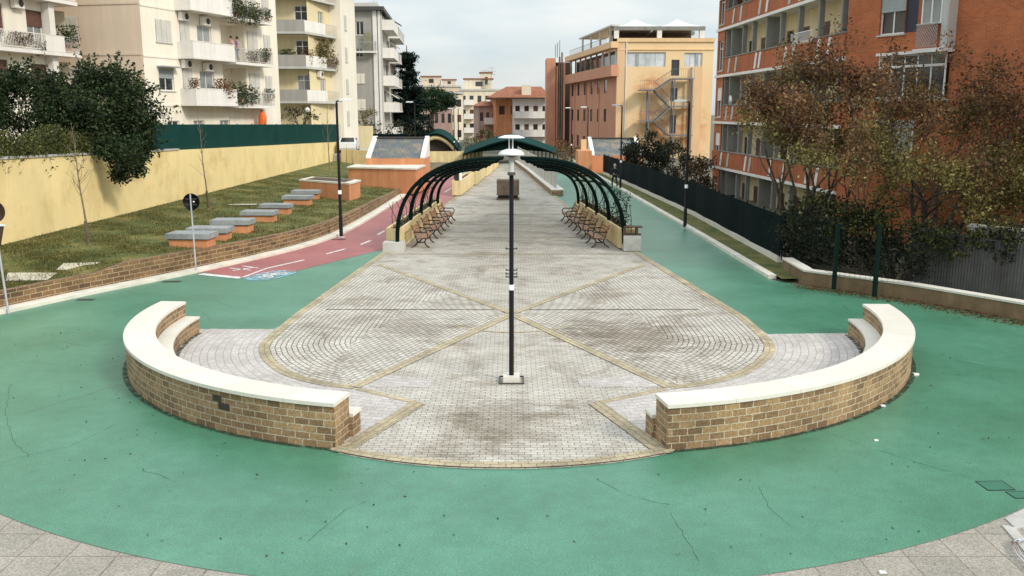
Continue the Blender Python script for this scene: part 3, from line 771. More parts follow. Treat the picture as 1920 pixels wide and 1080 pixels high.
for px, py, rz, lab in ((640,445,0,'tall black street lamp at the kerb of the red cycle lane, nearest on the left'),
    (780,333,math.pi,'tall street lamp beside the orange skylight, its pole crossing the grey slope'),
    (1284,428,math.pi,'tall street lamp on the right grass strip, the nearest to the camera there'),
    (1163,355,math.pi,'street lamp on the right grass strip just beside the walking person'),
    (1101,320,math.pi,'street lamp in front of the orange block with sloping white flank at right'),
    (852,297,math.pi,'distant street lamp in front of the cream tower block'),
    (860,296,0,'thin distant pole close beside another lamp before the cream tower block'),
    (1071,306,math.pi,'farthest right street lamp before the row of slit windows')):
    p = G(px, py); p.z = bankz(p.x,p.y) if px == 780 else 0
    if first: L0.location = p; L0['label'] = lab; first = False; L0['_org'] = [0,0,0]
    else: dup(L0, p, rz, lab)

# ================================================================ SIGNS
def sign_back():
    p = G(368,511); t = thing('round_sign', 'round traffic sign seen from behind on a thin grey pole by the kerb', 'sign', p)
    b = MB(); b.tube([p+Vector((0,0,0)), p+Vector((-.03,0,2.75))], .028, 10); b.build('pole', M['galv'], t, smooth=True)
    q = p+Vector((-.03,.045,2.48)); b = MB()
    n = 32; b.tube([q, q+Vector((0,.02,0))], .29, n); b.build('disc', M['black'], t)
    for dz in (-.1,.1):
        b = MB(); b.box(q.x-.2,q.x+.2,q.y-.025,q.y-.003,q.z+dz-.015,q.z+dz+.015); b.build('bracket', M['dark_frame'], t)
    b = MB(); b.box(q.x+.06,q.x+.12,q.y-.006,q.y-.003,q.z-.02,q.z+.03); b.build('sticker', M['white_paint'], t)
    p = G(16,588); t = thing('edge_sign', 'dark backed traffic sign on a grey pole at the left edge of the picture', 'sign', p)
    b = MB(); b.tube([p, p+Vector((-.13,0,2.9))], .03, 10); b.build('pole', M['galv'], t, smooth=True)
    b = MB(); q = p+Vector((-.13,.05,2.85)); n = 28
    b.tube([q, q+Vector((0,.02,0))], .30, n); b.build('disc', M['dark_wood'], t)
    b = MB(); b.face([(q.x-.28,q.y,q.z-.36),(q.x+.24,q.y,q.z-.36),(q.x+.08,q.y,q.z-.95),(q.x-.12,q.y,q.z-.95)]); b.face([(q.x-.28,q.y+.02,q.z-.36),(q.x+.24,q.y+.02,q.z-.36),(q.x+.08,q.y+.02,q.z-.95),(q.x-.12,q.y+.02,q.z-.95)])
    b.build('lower_plate', M['dark_wood'], t)
    b = MB(); b.box(q.x-.3,q.x+.27,q.y-.03,q.y-.002,q.z-.40,q.z-.34); b.build('bracket', M['lamp_white'], t)
sign_back()

# ================================================================ SLAB TABLES, PLANTERS, SKYLIGHTS
def slab_table(w):
    t = thing('slab_bench', '', 'bench', (0,0,0), 'grey slab benches on orange bases on the bank')
    b = MB(); b.box(-w/2+.10,w/2-.10,-.42,.42,-.08,.34); b.build('base', M['orange'], t)
    b = MB(); b.box(-w/2,w/2,-.5,.5,.34,.53); b.build('slab', M['slab'], t, bevel=.015)
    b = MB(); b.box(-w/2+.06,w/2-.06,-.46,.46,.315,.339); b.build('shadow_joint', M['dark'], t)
    return t
TB = slab_table(1.6)
for i, (cx, by, s, lab) in enumerate(((362,470,1.,'slab bench nearest to the block wall, right behind the thin sign pole'),
    (396,454,.98,'second slab bench, half hidden behind the one by the sign pole'),
    (431,437,1.,'third slab bench up the bank, pale top fully clear of its neighbour'),
    (482,417,.93,'fourth slab bench up the bank, at the middle of the row'),
    (514,402,.91,'fifth slab bench up the bank, third from the far end of the row'),
    (555,385,.95,'sixth slab bench, in front of the last one below the orange planter'),
    (571,374,.95,'seventh and farthest slab bench, just below the orange planter box'))):
    p = GB(cx-(6 if i < 2 else 0), by-(4 if i < 2 else 0)); p.y += .5 if i else .62; p.z = bankz(p.x, p.y)-.02
    if i < 2: p = AT(cx, by, (33.0, 34.7)[i]); p.z = (.68,.68)[i]
    if i == 0: t = TB; t.location = p; t['label'] = lab
    else: t = dup(TB, p, 0, lab)
    t.scale = (s, s, s); t.rotation_euler = (0, 0, random.uniform(-.06,.06))
bx = TB.copy()  # scribbled slabs: dark marks on the front edge
bpy.data.objects.remove(bx)
t = thing('orange_planter', 'large rectangular orange planter box with pale rim behind the slab benches', 'planter', AT(615,372,50))
A, B_, C2 = G(563,364,.75), G(655,372,.75), G(676,365,.75)
z0, z1 = .3, AT(615,350,50).z
def skew_box(b, p4, z0, z1, m=0): b.hexa([(q[0],q[1],z) for z in (z0,z1) for q in p4], m)
D2 = C2+(A-B_); p4 = [A, B_, C2, D2]
cm = sum(p4, Vector())/4
def sc4(p4, k): c = sum((Vector((q[0],q[1],0)) for q in p4), Vector())/4; return [c+(Vector((q[0],q[1],0))-c)*k for q in p4]
b = MB(); skew_box(b, p4, z0, z1); b.build('box', M['orange'], t)
b = MB(); skew_box(b, sc4(p4,1.03), z1+.001, z1+.10); b.build('rim', M['kerb'], t)
b = MB(); skew_box(b, sc4(p4,.8), z1+.06, z1+.115); b.build('soil', M['soil'], t)

def skylight(name, label, px, Y, z_lo, mirror=False):
    """sloping grey mesh roof between two white flanks over an orange base"""
    x0, x1 = AT(px[0],300,Y).x, AT(px[1],300,Y).x; w = x1-x0
    t = thing(name, label, 'skylight', ((x0+x1)/2, Y, z_lo))
    zb, zt = px[2], px[3]
    b = MB(); b.box(x0,x1,Y,Y+4.0,z_lo,zb); b.build('base', M['orange'], t)
    b = MB(); b.hexa([(x0+.35,Y+.12,zb+.01),(x1-.35,Y+.12,zb+.01),(x1-.35,Y+3.6,zb+.01),(x0+.35,Y+3.6,zb+.01),(x0+.35,Y+.32,zb+.06),(x1-.35,Y+.32,zb+.06),(x1-.35,Y+3.6,zt-.05),(x0+.35,Y+3.6,zt-.05)]); b.build('mesh_slope', M['grate'], t)
    b = MB(); b.box(x0+.3,x1-.3,Y+3.45,Y+3.75,zt-.06,zt+.06); b.build('top_beam', M['dark_frame'], t)
    for xa, xb in ((x0,x0+.34),(x1-.34,x1)):
        b = MB(); b.hexa([(xa,Y-.03,zb+.002),(xb,Y-.03,zb+.002),(xb,Y+3.9,zb+.002),(xa,Y+3.9,zb+.002),(xa,Y-.03,zb+.12),(xb,Y-.03,zb+.12),(xb,Y+3.9,zt+.12),(xa,Y+3.9,zt+.12)]); b.build('flank', M['white'], t)
    return t, x0, x1
Ys = 66; zb = AT(740,297,Ys).z; zt = AT(740,258,Ys+3.6).z
t, x0, x1 = skylight('skylight', 'orange based skylight with sloping grey mesh and white flanks on the left bank', (686,797,zb,zt), Ys, .1)
zs = AT(720,315,62.5).z
pa, pb = AT(653,322,63.6), AT(779,339,61.6)
b = MB(); skew_box(b, [pa,pb,Vector((x1,Ys-.01,0)),Vector((AT(664,300,Ys).x,Ys+1.,0))], .1, zs-.07); b.build('terrace_wall', M['orange'], t)
b = MB(); q4 = [pa+Vector((-.08,-.1,0)),pb+Vector((.1,-.1,0)),Vector((x1+.05,Ys-.02,0)),Vector((AT(664,300,Ys).x-.05,Ys+1.,0))]; skew_box(b, q4, zs-.069, zs+.03); b.build('terrace_cap', M['kerb'], t)
Yr = 84; zbr = AT(1150,292,Yr).z; ztr = AT(1150,259,Yr+3.6).z
t, xr0, xr1 = skylight('skylight', 'right hand skylight with plain grey slope, partly hidden by dark shrubs', (1108,1204,zbr,ztr), Yr, -.02)
b = MB(); b.box(AT(1082,300,Yr).x, xr0-.02, Yr-1.2, Yr+2.2, -.02, AT(1090,282,Yr).z); b.build('annex', M['orange'], t)
b = MB(); b.box(AT(1090,300,Yr).x, AT(1100,300,Yr).x, Yr+.4, Yr+1, AT(1090,282,Yr).z+.002, AT(1090,262,Yr).z); b.build('chimney', M['peach'], t)

# ================================================================ PLANTER WALLS, BENCHES, PERGOLA
PLl = [(-4.50,36.9),(-3.86,49.6)]; PRr = [(4.38,36.9),(3.42,49.2)]
def planter_wall(line, out, label, name='planter_wall', h=.88, nseg=4, wid=.66, mat='planter'):
    a, c = Vector((*line[0],0)), Vector((*line[1],0)); d = (c-a).normalized(); nrm = Vector((d.y,-d.x,0))
    if nrm.x*out < 0: nrm = -nrm
    L = (c-a).length; t = thing(name, label, 'planter', a)
    P = lambda u, w, z: a+d*u+nrm*w+Vector((0,0,z))
    for i in range(nseg):
        u0, u1 = L*i/nseg+.012, L*(i+1)/nseg-.012; w0 = .05*(i%2)
        b = MB(); b.hexa([P(u,w,z) for z in (.06,h) for u,w in ((u0,w0),(u1,w0),(u1,w0+.1),(u0,w0+.1))]); b.build('panel', M[mat], t, bevel=.01)
    b = MB(); b.hexa([P(u,w,z) for z in (.06,h-.01) for u,w in ((0,wid-.1),(L,wid-.1),(L,wid),(0,wid))]); b.build('panel', M[mat], t)
    for u in (-.11, L+.01):
        b = MB(); b.hexa([P(uu,w,z) for z in (.06,h-.02) for uu,w in ((u,.02),(u+.1,.02),(u+.1,wid-.02),(u,wid-.02))]); b.build('end_panel', M[mat], t)
    b = MB(); b.hexa([P(u,w,z) for z in (.3,h-.1) for u,w in ((.02,.15),(L-.02,.15),(L-.02,wid-.11),(.02,wid-.11))]); b.build('soil', M['soil'], t)
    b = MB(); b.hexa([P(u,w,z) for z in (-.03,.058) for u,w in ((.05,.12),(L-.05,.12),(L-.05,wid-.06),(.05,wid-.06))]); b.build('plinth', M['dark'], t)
    return P, L, t
PL, LL, plt = planter_wall(PLl, -1, 'long yellow planter wall behind the left row of benches')
PR_, LR, prt = planter_wall(PRr, 1, 'long ochre yellow planter wall behind the right row of benches')
# footing blocks at the near ends
p = PL(-.35,.28,0); b = MB(); b.box(p.x-.40,p.x+.45,p.y-.45,p.y+.22,-.02,.38); tag(b.build('footing_block', M['pale_grey'], bevel=.03), 'low pale concrete block under the front rib of the left pergola', 'block')
p = PR_(-.4,.42,0); b = MB(); b.box(p.x-.33,p.x+.36,p.y-.4,p.y+.25,.05,.66); b.box(p.x-.29,p.x+.32,p.y-.36,p.y+.21,-.02,.06)
cb = tag(b.build('concrete_block', M['concrete'], bevel=.025), 'tall grey concrete block at the near end of the right planter wall', 'block')
t = thing('timber_stand', 'small open dark timber stand resting on the grey concrete block', 'stand', p+Vector((0,0,.66)))
b = MB(); b.box(p.x-.35,p.x+.38,p.y-.3,p.y+.1,.662,.71); b.build('bottom_board', M['dark_wood'], t)
b = MB(); b.box(p.x-.33,p.x+.42,p.y-.3,p.y+.1,.97,1.02); b.build('top_board', M['dark_wood'], t)
for dx in (-.3,.2):
    b = MB(); b.box(p.x+dx-.045,p.x+dx+.045,p.y-.28,p.y+.05,.711,.969); b.build('leg', M['dark_wood'], t)
RIBS = [(-.02,.36,3.74), (2.9,.62,3.44), (5.8,1.0,3.15), (8.6,1.24,2.9), (11.3,1.71,2.58)]
def pergola(P, L, sx, label):
    t = thing('pergola', label, 'pergola', P(0,.5,0), 'half arch green pergolas facing each other')
    crv = []
    for k, (u, tip, zt) in enumerate(RIBS):
        f = P(u-.35 if k == 0 else u, .14-.03*k, .28 if k == 0 else .80); tp = Vector((sx*tip, f.y-.1, zt)); pts = []
        for i in range(21):
            th = i/20*math.pi/2; e = .80
            pts.append(Vector((tp.x+(f.x-tp.x)*math.cos(th)**e if i < 20 else tp.x, f.y+(tp.y-f.y)*i/20, f.z+(zt-f.z)*math.sin(th)**.80)))
        b = MB()
        for dy in (-.085,.085): b.tube([q+Vector((0,dy,0)) for q in pts], .074, 6)
        for q in pts[::2]: b.box(q.x-.03,q.x+.03,q.y-.08,q.y+.08,q.z-.03,q.z+.03)
        b.build('rib', M['dkgreen'], t, smooth=False); crv.append(pts)
    for i in (8,10,11,12,13,14,15,16,17,18,19,20):
        b = MB(); b.tube([c[i]+Vector((0,0,.03)) for c in crv], .05, 6); b.build('purlin', M['dkgreen'], t)
pergola(PL, LL, -1, 'dark green half arch pergola of five ribs rising from the left planter wall')
pergola(PR_, LR, 1, 'dark green half arch pergola of five ribs rising from the right planter wall')
# climbing stems on the planters
for P, L, lab in ((PL, LL, 'sparse creeper stems and leaves growing in the left planter wall'), (PR_, LR, 'leafy dark creeper growing up the ribs of the right planter wall')):
    b = MB(); rightside = P is PR_
    for k, (u, tip, zt) in enumerate(RIBS):
        for j in range(5 if rightside else 3):
            q = P(u+random.uniform(-.3,1.2), random.uniform(.2,.5), .75)
            b.tube([q, q+Vector((random.uniform(-.15,.15),random.uniform(-.3,.3),.5)), q+Vector((random.uniform(-.3,.3),random.uniform(-.4,.4),1.1))], .012, 4)
    n = 900 if rightside else 420
    P3 = np.array([tuple(P(random.uniform(0,L), random.uniform(.12,.54), .78+abs(random.gauss(0,.22 if rightside else .12)))) for _ in range(n)])
    if rightside: P3 = np.concatenate([P3, np.array([tuple(P(random.uniform(-.2,2.6), random.uniform(.1,.5), random.uniform(.8,2.3))) for _ in range(500)])])
    b.cards(P3, .10); tag(b.build('creeper', [M['bark'], L_ivy] if False else L_dark), lab, 'plant')

def bench():
    t = thing('park_bench', '', 'park bench', (0,0,0), 'wooden park benches along the planter walls')
    # local: faces -y, length along x
    b = MB()
    for i in range(4): b.box(-.9,.9,-.42+i*.115,-.42+i*.115+.09,.42-i*.012,.455-i*.012)
    b.build('seat', M['wood'], t)
    b = MB()
    for i in range(3):
        y = .07+i*.06; z = .53+i*.125; b.box(-.9,.9,y,y+.03,z,z+.095)
    b.build('backrest', M['wood'], t)
    for s in (-.74,.74):
        b = MB()
        b.tube([(s,-.50,.0),(s,-.36,.10),(s,-.30,.24),(s,-.38,.39)], .032, 6); b.tube([(s,.24,.0),(s,.06,.12),(s,.0,.24),(s,.04,.38)], .032, 6)
        b.tube([(s,-.44,.40),(s,0,.37),(s,.08,.46),(s,.16,.70),(s,.24,.93)], .030, 6); b.tube([(s,-.32,.22),(s,.0,.22)], .025, 6)
        b.tube([(s,-.40,.42),(s,-.44,.56),(s,-.36,.65),(s,-.1,.64),(s,.15,.66)], .028, 6)
        b.build('iron_frame', M['iron'], t)
    return t
B0 = bench(); first = True
words = ['nearest', 'second', 'third', 'farthest']
for P, L, side_, rz in ((PL, LL, 'left', math.pi/2), (PR_, LR, 'right', -math.pi/2)):
    for k in range(4):
        u = 1.2+k*2.75; q = P(u, -.55, .006); dd = (P(1,0,0)-P(0,0,0)); a = math.atan2(dd.y, dd.x)
        lab = '%s of the four wooden benches along the %s planter wall' % (words[k], side_)
        r = a+math.pi if side_ == 'left' else a
        # local -y must point to the plaza centre
        r = a if side_ == 'left' else a+math.pi
        if first: B0.location = q; B0.rotation_euler = (0,0,r); B0['label'] = lab; first = False
        else: dup(B0, q, r, lab)
# far planter walls, stone wall with screens, stone block
PF, LF, _ = planter_wall([(-3.42,61.2),(-2.95,69.5)], -1, 'first of the distant yellow planter boxes, beside the red cycle lane', h=1.05, nseg=1, wid=.62)
planter_wall([(-2.75,70.5),(-2.35,78.6)], -1, 'second distant yellow planter box, stepped in behind the first', h=1.05, nseg=1, wid=.62)
planter_wall([(-2.2,79.6),(-1.85,87)], -1, 'third distant yellow planter box, stepped in further', h=1.05, nseg=1, wid=.62)
planter_wall([(-1.72,88),(-1.42,96)], -1, 'last and smallest distant yellow planter box', h=1.05, nseg=1, wid=.62)
b = MB(); q = AT(868,350,61.6); b.tube([(-3.5,61.9,.9),(-3.5,61.9,2.0)], .10, 8); tag(b.build('pale_post', M['white']), 'pale post standing in the first distant yellow planter', 'post')
b = MB(); b.tube([(-3.82,62.2,.9),(-3.78,62.2,1.5),(-3.82,62.2,2.2)], [.2,.16,.2], 8); tag(b.build('dark_post', M['iron']), 'dark stump-like post beside the pale post in the yellow planter', 'post')
st = thing('stone_wall', 'low brown stone wall with pale coping running along the far right of the plaza', 'wall', (2.7,61.5,0))
ln = [(2.72,61.5),(2.1,72),(1.35,85),(.3,100)]
b = MB(); strip(b, dense(ln,1.5), 0, -.75, -.02, .36); b.build('wall_body', M['tuff'], st)
b = MB(); A_, C_ = offs(dense(ln,1.5), .04), offs(dense(ln,1.5), -.8)
for i in range(len(A_)-1): b.hexa([(*A_[i],.361),(*A_[i+1],.361),(*C_[i+1],.361),(*C_[i],.361),(*A_[i],.43),(*A_[i+1],.43),(*C_[i+1],.43),(*C_[i],.43)])
b.build('coping', M['white'], st)
sc_ = thing('slatted_screen', 'pale grey upright slat screen standing on the low brown stone wall', 'screen', (2.6,63,.43))
lns = dense([(3.0,62.4),(2.4,72),(1.65,85),(.6,100)], 1.1)
for p, q in zip(lns, lns[1:]):
    h = 1.86+.06*math.sin(p[1]*3); b = MB(); b.hexa([(p[0],p[1],.432),(q[0],q[1]-.35,.432),(q[0]+.06,q[1]-.35,.432),(p[0]+.06,p[1],.432),(p[0],p[1],h),(q[0],q[1]-.35,h),(q[0]+.06,q[1]-.35,h),(p[0]+.06,p[1],h)]); b.build('slat', M['pale_grey' if int(p[1]*1.3)%3 else 'concrete'], sc_)
t = thing('stone_block', 'squat taupe stone block standing on the plaza axis behind the lamp post', 'block', (-.28,58.4,0))
b = MB(); b.box(-.98,.46,58.2,59.5,.32,1.28); b.build('body', M['stone_taupe'], t, bevel=.02)
b = MB(); b.box(-1.0,.48,58.15,59.5,.0,.10); b.build('plinth', M['stone_taupe'], t)
b = MB(); b.box(-.9,.38,58.3,59.4,.10,.32); b.build('recess', M['dark'], t)
# far arched canopies
def canopy(label, pxs, Y, zt, ze, dep, arch=False):
    x0, x1 = AT(pxs[0],280,Y).x, AT(pxs[1],280,Y).x; n = 24; t = thing('arched_canopy', label, 'canopy', ((x0+x1)/2, Y, 0), 'dark green arched canopies in the distance')
    zz = [ze+(zt-ze)*(1-abs(2*i/n-1)**(2 if arch else 1.35)) for i in range(n+1)]; xs = [x0+(x1-x0)*i/n for i in range(n+1)]
    b = MB()
    for i in range(n): b.hexa([(xs[i],Y,zz[i]),(xs[i+1],Y,zz[i+1]),(xs[i+1],Y+dep,zz[i+1]+.5),(xs[i],Y+dep,zz[i]+.5),(xs[i],Y,zz[i]+.10),(xs[i+1],Y,zz[i+1]+.10),(xs[i+1],Y+dep,zz[i+1]+.6),(xs[i],Y+dep,zz[i]+.6)])
    b.build('roof', M['teal_screen'], t)
    if not arch:
        b = MB()
        for i in range(1,n-1):
            zc = ze+.15+(zt-ze)*.25*math.sin(math.pi*i/n); b.face([(xs[i],Y+.3,min(zc,zz[i]-.05)),(xs[i+1],Y+.3,min(zc,zz[i+1]-.05)),(xs[i+1],Y+.3,zz[i+1]),(xs[i],Y+.3,zz[i])])
        b.build('infill', M['dkgreen'], t)
    b = MB(); b.tube([(xs[i],Y-.05,zz[i]) for i in range(n+1)], .13, 6); b.build('front_rib', M['dkgreen'], t)
    for i in list(range(0,5))+list(range(n-6,n+1)):
        if arch: continue
        b = MB(); b.tube([(xs[i],Y+.2,0),(xs[i],Y+.2,zz[i])], .06, 6); b.build('post', M['dkgreen'], t)
    if arch:
        b = MB(); b.tube([(xs[i],Y+.3,max(.2,zz[i]-.45)) for i in range(n+1)], .30, 8); b.build('yellow_arch', M['planter'], t)
        b = MB()
        for i in range(n): b.face([(xs[i],Y+.8,0),(xs[i+1],Y+.8,0),(xs[i+1],Y+.8,zz[i+1]),(xs[i],Y+.8,zz[i])])
        b.build('opening_shade', M['shade_brown'], t)
canopy('wide dark green arched canopy closing the far end of the plaza behind the lamp head', (868,1046), 101, 2.55, .95, 6)
canopy('small dark green canopy over a yellow arch, right of the left skylight', (772,862), 118, 2.85, .4, 5, True)
A = AT(797,300,104); B_ = AT(905,296,104); b = MB(); b.box(A.x,B_.x,104,104.4,-.02,AT(850,284,104).z); tag(b.build('low_ochre_wall', M['planter']), 'low ochre wall crossing the far end of the cycle lane', 'wall')

# ================================================================ GROUND DETAIL
def cover(px, py, w, d, lab, rz=0):
    p = G(px,py); t = thing('manhole_cover', lab, 'manhole cover', (p.x,p.y,.0))
    T = Matrix.Translation((p.x,p.y,0)) @ Matrix.Rotation(rz,4,'Z')
    b = MB(); b.box(-w/2,w/2,-d/2,d/2,-.01,.006,0,T); b.build('plate', M['manhole'], t)
    b = MB()
    for a in ((-w/2-.012,w/2+.012,-d/2-.012,-d/2),(-w/2-.012,w/2+.012,d/2,d/2+.012),(-w/2-.012,-w/2,-d/2,d/2),(w/2,w/2+.012,-d/2,d/2)): b.box(*a,-.01,.008,0,T)
    b.build('rim', M['dark'], t)
cover(1866,911,.40,.32,'green painted square cover in the green surface near the right edge', .05)
cover(1916,928,.34,.22,'smaller green cover touching the right edge of the picture', .1)
p = G(160,562); t = tag(None or MB() and (lambda b: (b.box(p.x-.25,p.x+.25,p.y-.12,p.y+.12,-.01,.007), b.build('drain_grate', M['iron']))[1])(MB()), 'dark drain grate in the green surface by the left kerb', 'drain')
p = G(322,528); b = MB(); b.box(p.x-.3,p.x+.3,p.y-.13,p.y+.13,-.01,.007); tag(b.build('drain_grate', M['iron']), 'dark drain grate at the kerb just left of the round sign pole', 'drain')
p = G(638,447); b = MB(); b.box(p.x-.32,p.x+.3,p.y-.5,p.y-.25,-.01,.012); tag(b.build('drain_grate', M['iron']), 'dark drain slot in front of the nearest left street lamp', 'drain')
for px, py, s, lab in ((1718,703,.07,'white paper scrap beside the outer end of the right seat wall'),(1655,762,.05,'smaller white scrap on the green below the right seat wall'),(1643,826,.035,'tiny white speck of litter on open green at right'),(1655,1075,.05,'pale blue crumpled scrap on the paving at the bottom edge')):
    p = G(px,py); b = MB(); n = 7
    b.hexa([(p.x+s*a*random.uniform(.6,1.1),p.y+s*c*random.uniform(.6,1.1),z*s*random.uniform(.3,.6)+.002) for z in (0,1) for a,c in ((-1,-.7),(1,-.6),(.9,.7),(-.9,.8))])
    tag(b.build('litter', M['litter']), lab, 'litter', 'scraps of litter on the ground')
b = MB(); P = np.array([(rng.uniform(-12,12), rng.uniform(10.5,23), .012) for _ in range(420)])
P = P[(np.hypot(P[:,0]+.1,P[:,1]-22.7) < 12.8) & ((np.hypot(P[:,0],P[:,1]-22.5) > 9.2) | (P[:,1] < 13.2))]
b.cards(P, .045, flat=.75); tag(b.build('leaf_litter', [L_dark]), 'dark specks of leaf litter scattered on the green surface', 'leaf litter', kind='stuff')
# pale stone slabs and chrome hoop in the bottom right corner
for (a, c_, lab) in (([(1884,972),(1920,955),(1935,985),(1905,992)],0,'pale stone slab at the edge of the green in the bottom right corner'), ([(1878,985),(1903,990),(1945,1040),(1925,1040)],0,'cracked pale stone strip beside the chrome hoop')):
    b = MB(); b.prism([tuple(G(*q)[:2]) for q in a], -.02, .012); tag(b.build('stone_slab', M['concrete'], bevel=.004), lab, 'slab')
q = [G(1906,1018), G(1896,1024), G(1908,1048), G(1925,1066), G(1950,1080)]
t = thing('chrome_hoop', 'shiny bent metal hoop lying on the paving in the bottom right corner', 'metal hoop', q[1])
for dz, off in ((.05,0),(.05,.05)):
    b = MB(); b.tube([Vector((q[0].x+.35,q[0].y+off*.5,dz))]+[Vector((p.x+off,p.y-off*.4,dz)) for p in q], .014, 8); b.build('bar', M['chrome'], t, smooth=True)
# ================================================================ BUILDINGS
def window(F, r, par, style='plain', w=0, depth=.16, n=2, fm='frame', gm='glass', sm='brown', sill=True, sh=.5, label=None):
    u0, u1, z0, z1 = r; wi = w-depth
    b = MB(); t = .06
    b.fbox(F,u0,u1,wi,wi+.05,z0,z0+t); b.fbox(F,u0,u1,wi,wi+.05,z1-t,z1)
    for i in range(n+1):
        u = u0+(u1-u0-t)*i/n; b.fbox(F,u,u+t,wi+.002,wi+.048,z0+t,z1-t)
    if z1-z0 > 1.9: b.fbox(F,u0+t,u1-t,wi+.004,wi+.046,z0+(z1-z0)*.72,z0+(z1-z0)*.72+.05)
    win = b.build('window', M[fm], par)
    if label: win['label'] = label
    b = MB(); b.fbox(F,u0,u1,wi-.02,wi+.012,z0,z1); b.build('pane', M[gm], win)
    if style == 'shut':
        for i in range(n):
            a, c = u0+(u1-u0)*i/n+.015, u0+(u1-u0)*(i+1)/n-.015; b = MB()
            wo = w+.012
            b.fbox(F,a,c,wo,wo+.03,z0,z1); k = max(4, int((z1-z0)/.14))
            for j in range(k):
                z = z0+.06+(z1-z0-.12)*j/k; b.fbox(F,a+.05,c-.05,wo+.031,wo+.045,z+.03,z+(z1-z0-.12)/k-.015)
            b.build('shutter', M[sm], win)
    if style == 'roller':
        b = MB(); b.fbox(F,u0+.01,u1-.01,wi+.06,wi+.09,z1-(z1-z0)*sh,z1); k = int((z1-z0)*sh/.12)
        for j in range(k): b.fbox(F,u0+.02,u1-.02,wi+.091,wi+.10,z1-(z1-z0)*sh+j*.12+.02,z1-(z1-z0)*sh+j*.12+.10)
        b.build('roller_shutter', M[sm], win)
    if sill:
        b = MB(); b.fbox(F,u0-.08,u1+.08,w-depth,w+.07,z0-.07,z0-.005); b.build('sill', M['pale_grey'], win)
    return win
def railing(b, F, u0, u1, w, z, h=1.0, step=.13):
    b.fbox(F,u0,u1,w-.02,w+.02,z+h-.04,z+h); b.fbox(F,u0,u1,w-.015,w+.015,z+.08,z+.11)
    n = max(2, int((u1-u0)/step))
    for i in range(n+1):
        u = u0+(u1-u0)*i/n; b.fbox(F,u-.01,u+.01,w-.01,w+.01,z,z+h-.04)
def balcony(F, u0, u1, z, par, dep=1.1, style='solid', h=.95, pm='white', slab=.18, sm='white', ends=True, label=None):
    b = MB(); b.fbox(F,u0,u1,.003,dep,z,z+slab); o = b.build('balcony', M[sm], par)
    if label: o['label'] = label
    b = MB(); zz = z+slab+.002
    if style == 'solid':
        b.fbox(F,u0+.02,u1-.02,dep-.11,dep-.02,zz,zz+h)
        if ends:
            b.fbox(F,u0+.02,u0+.10,.01,dep-.115,zz,zz+h); b.fbox(F,u1-.10,u1-.02,.01,dep-.115,zz,zz+h)
        b.fbox(F,u0,u1,dep-.14,dep,zz+h+.001,zz+h+.05); b.build('parapet', M[pm], o)
    else:
        railing(b, F, u0+.05, u1-.05, dep-.06, zz, h)
        Fs = lambda u: Fac(F.P(u,0,0), F.P(u,dep-.08,0))
        for u in (u0+.06, u1-.06):
            b.fbox(F,u-.02,u+.02,.01,dep-.08,zz+h-.04,zz+h-.001)
            for k in range(1,8): b.fbox(F,u-.01,u+.01,(dep-.1)*k/8,(dep-.1)*k/8+.02,zz,zz+h-.041)
        b.build('railing', M[pm], o)
    return o
def aircon(F, u, z, par, w=0):
    b = MB(); b.fbox(F,u,u+.8,w+.06,w+.36,z,z+.55); o = b.build('air_conditioner', M['white'], par, bevel=.02)
    b = MB(); c = F.P(u+.5,w+.365,z+.28); b.tube([c, c+F.n*.02], .2, 14); b.build('fan_grille', M['dark_frame'], o)
def potplant(F, u, w, z, s, lab, pot=True, mat=None, droop=0, grp=None, pm='terracotta', wide=1.0):
    t = thing('balcony_plant', lab, 'potted plant', F.P(u,w,z), grp or 'plants on the balconies'); c = F.P(u,w,z)
    if pot:
        b = MB(); b.lathe([(.10*s,0),(.15*s,.26*s),(.165*s,.26*s),(.165*s,.30*s),(.13*s,.30*s)], c, 12); b.build('pot', M[pm], t)
    n = int(420*s*wide); P = np.clip(rng.normal(size=(n,3)),-1.6,1.6)*np.array([.24,.24,.26])*s
    dv = np.array(tuple(F.d)); P = P+np.outer(rng.uniform(-.5,.5,n)*(wide-1)*1.0*s, dv)
    P[:,2] += .58*s-droop*rng.random(n)*.8
    b = MB(); b.cards(P+np.array(tuple(c)), .13*s**.5)
    for i in range(3): b.tube([c+Vector((0,0,.25*s)), c+Vector((random.uniform(-.2,.2)*s,random.uniform(-.2,.2)*s,.75*s))], .012, 4)
    b.build('leaves', mat or L_bal, t)
def bodybox(b, F, u0, u1, dep, z0, z1, m=0, front=False):
    """hidden sides, back and top of a block behind facade F"""
    P = F.P
    b.face([P(u0,0,z1),P(u1,0,z1),P(u1,-dep,z1),P(u0,-dep,z1)],None,m)
    b.face([P(u0,-dep,z0),P(u1,-dep,z0),P(u1,-dep,z1),P(u0,-dep,z1)],None,m)
    for u in (u0,u1): b.face([P(u,0,z0),P(u,-dep,z0),P(u,-dep,z1),P(u,0,z1)],None,m)
    if front: b.face([P(u0,0,z0),P(u1,0,z0),P(u1,0,z1),P(u0,0,z1)],None,m)

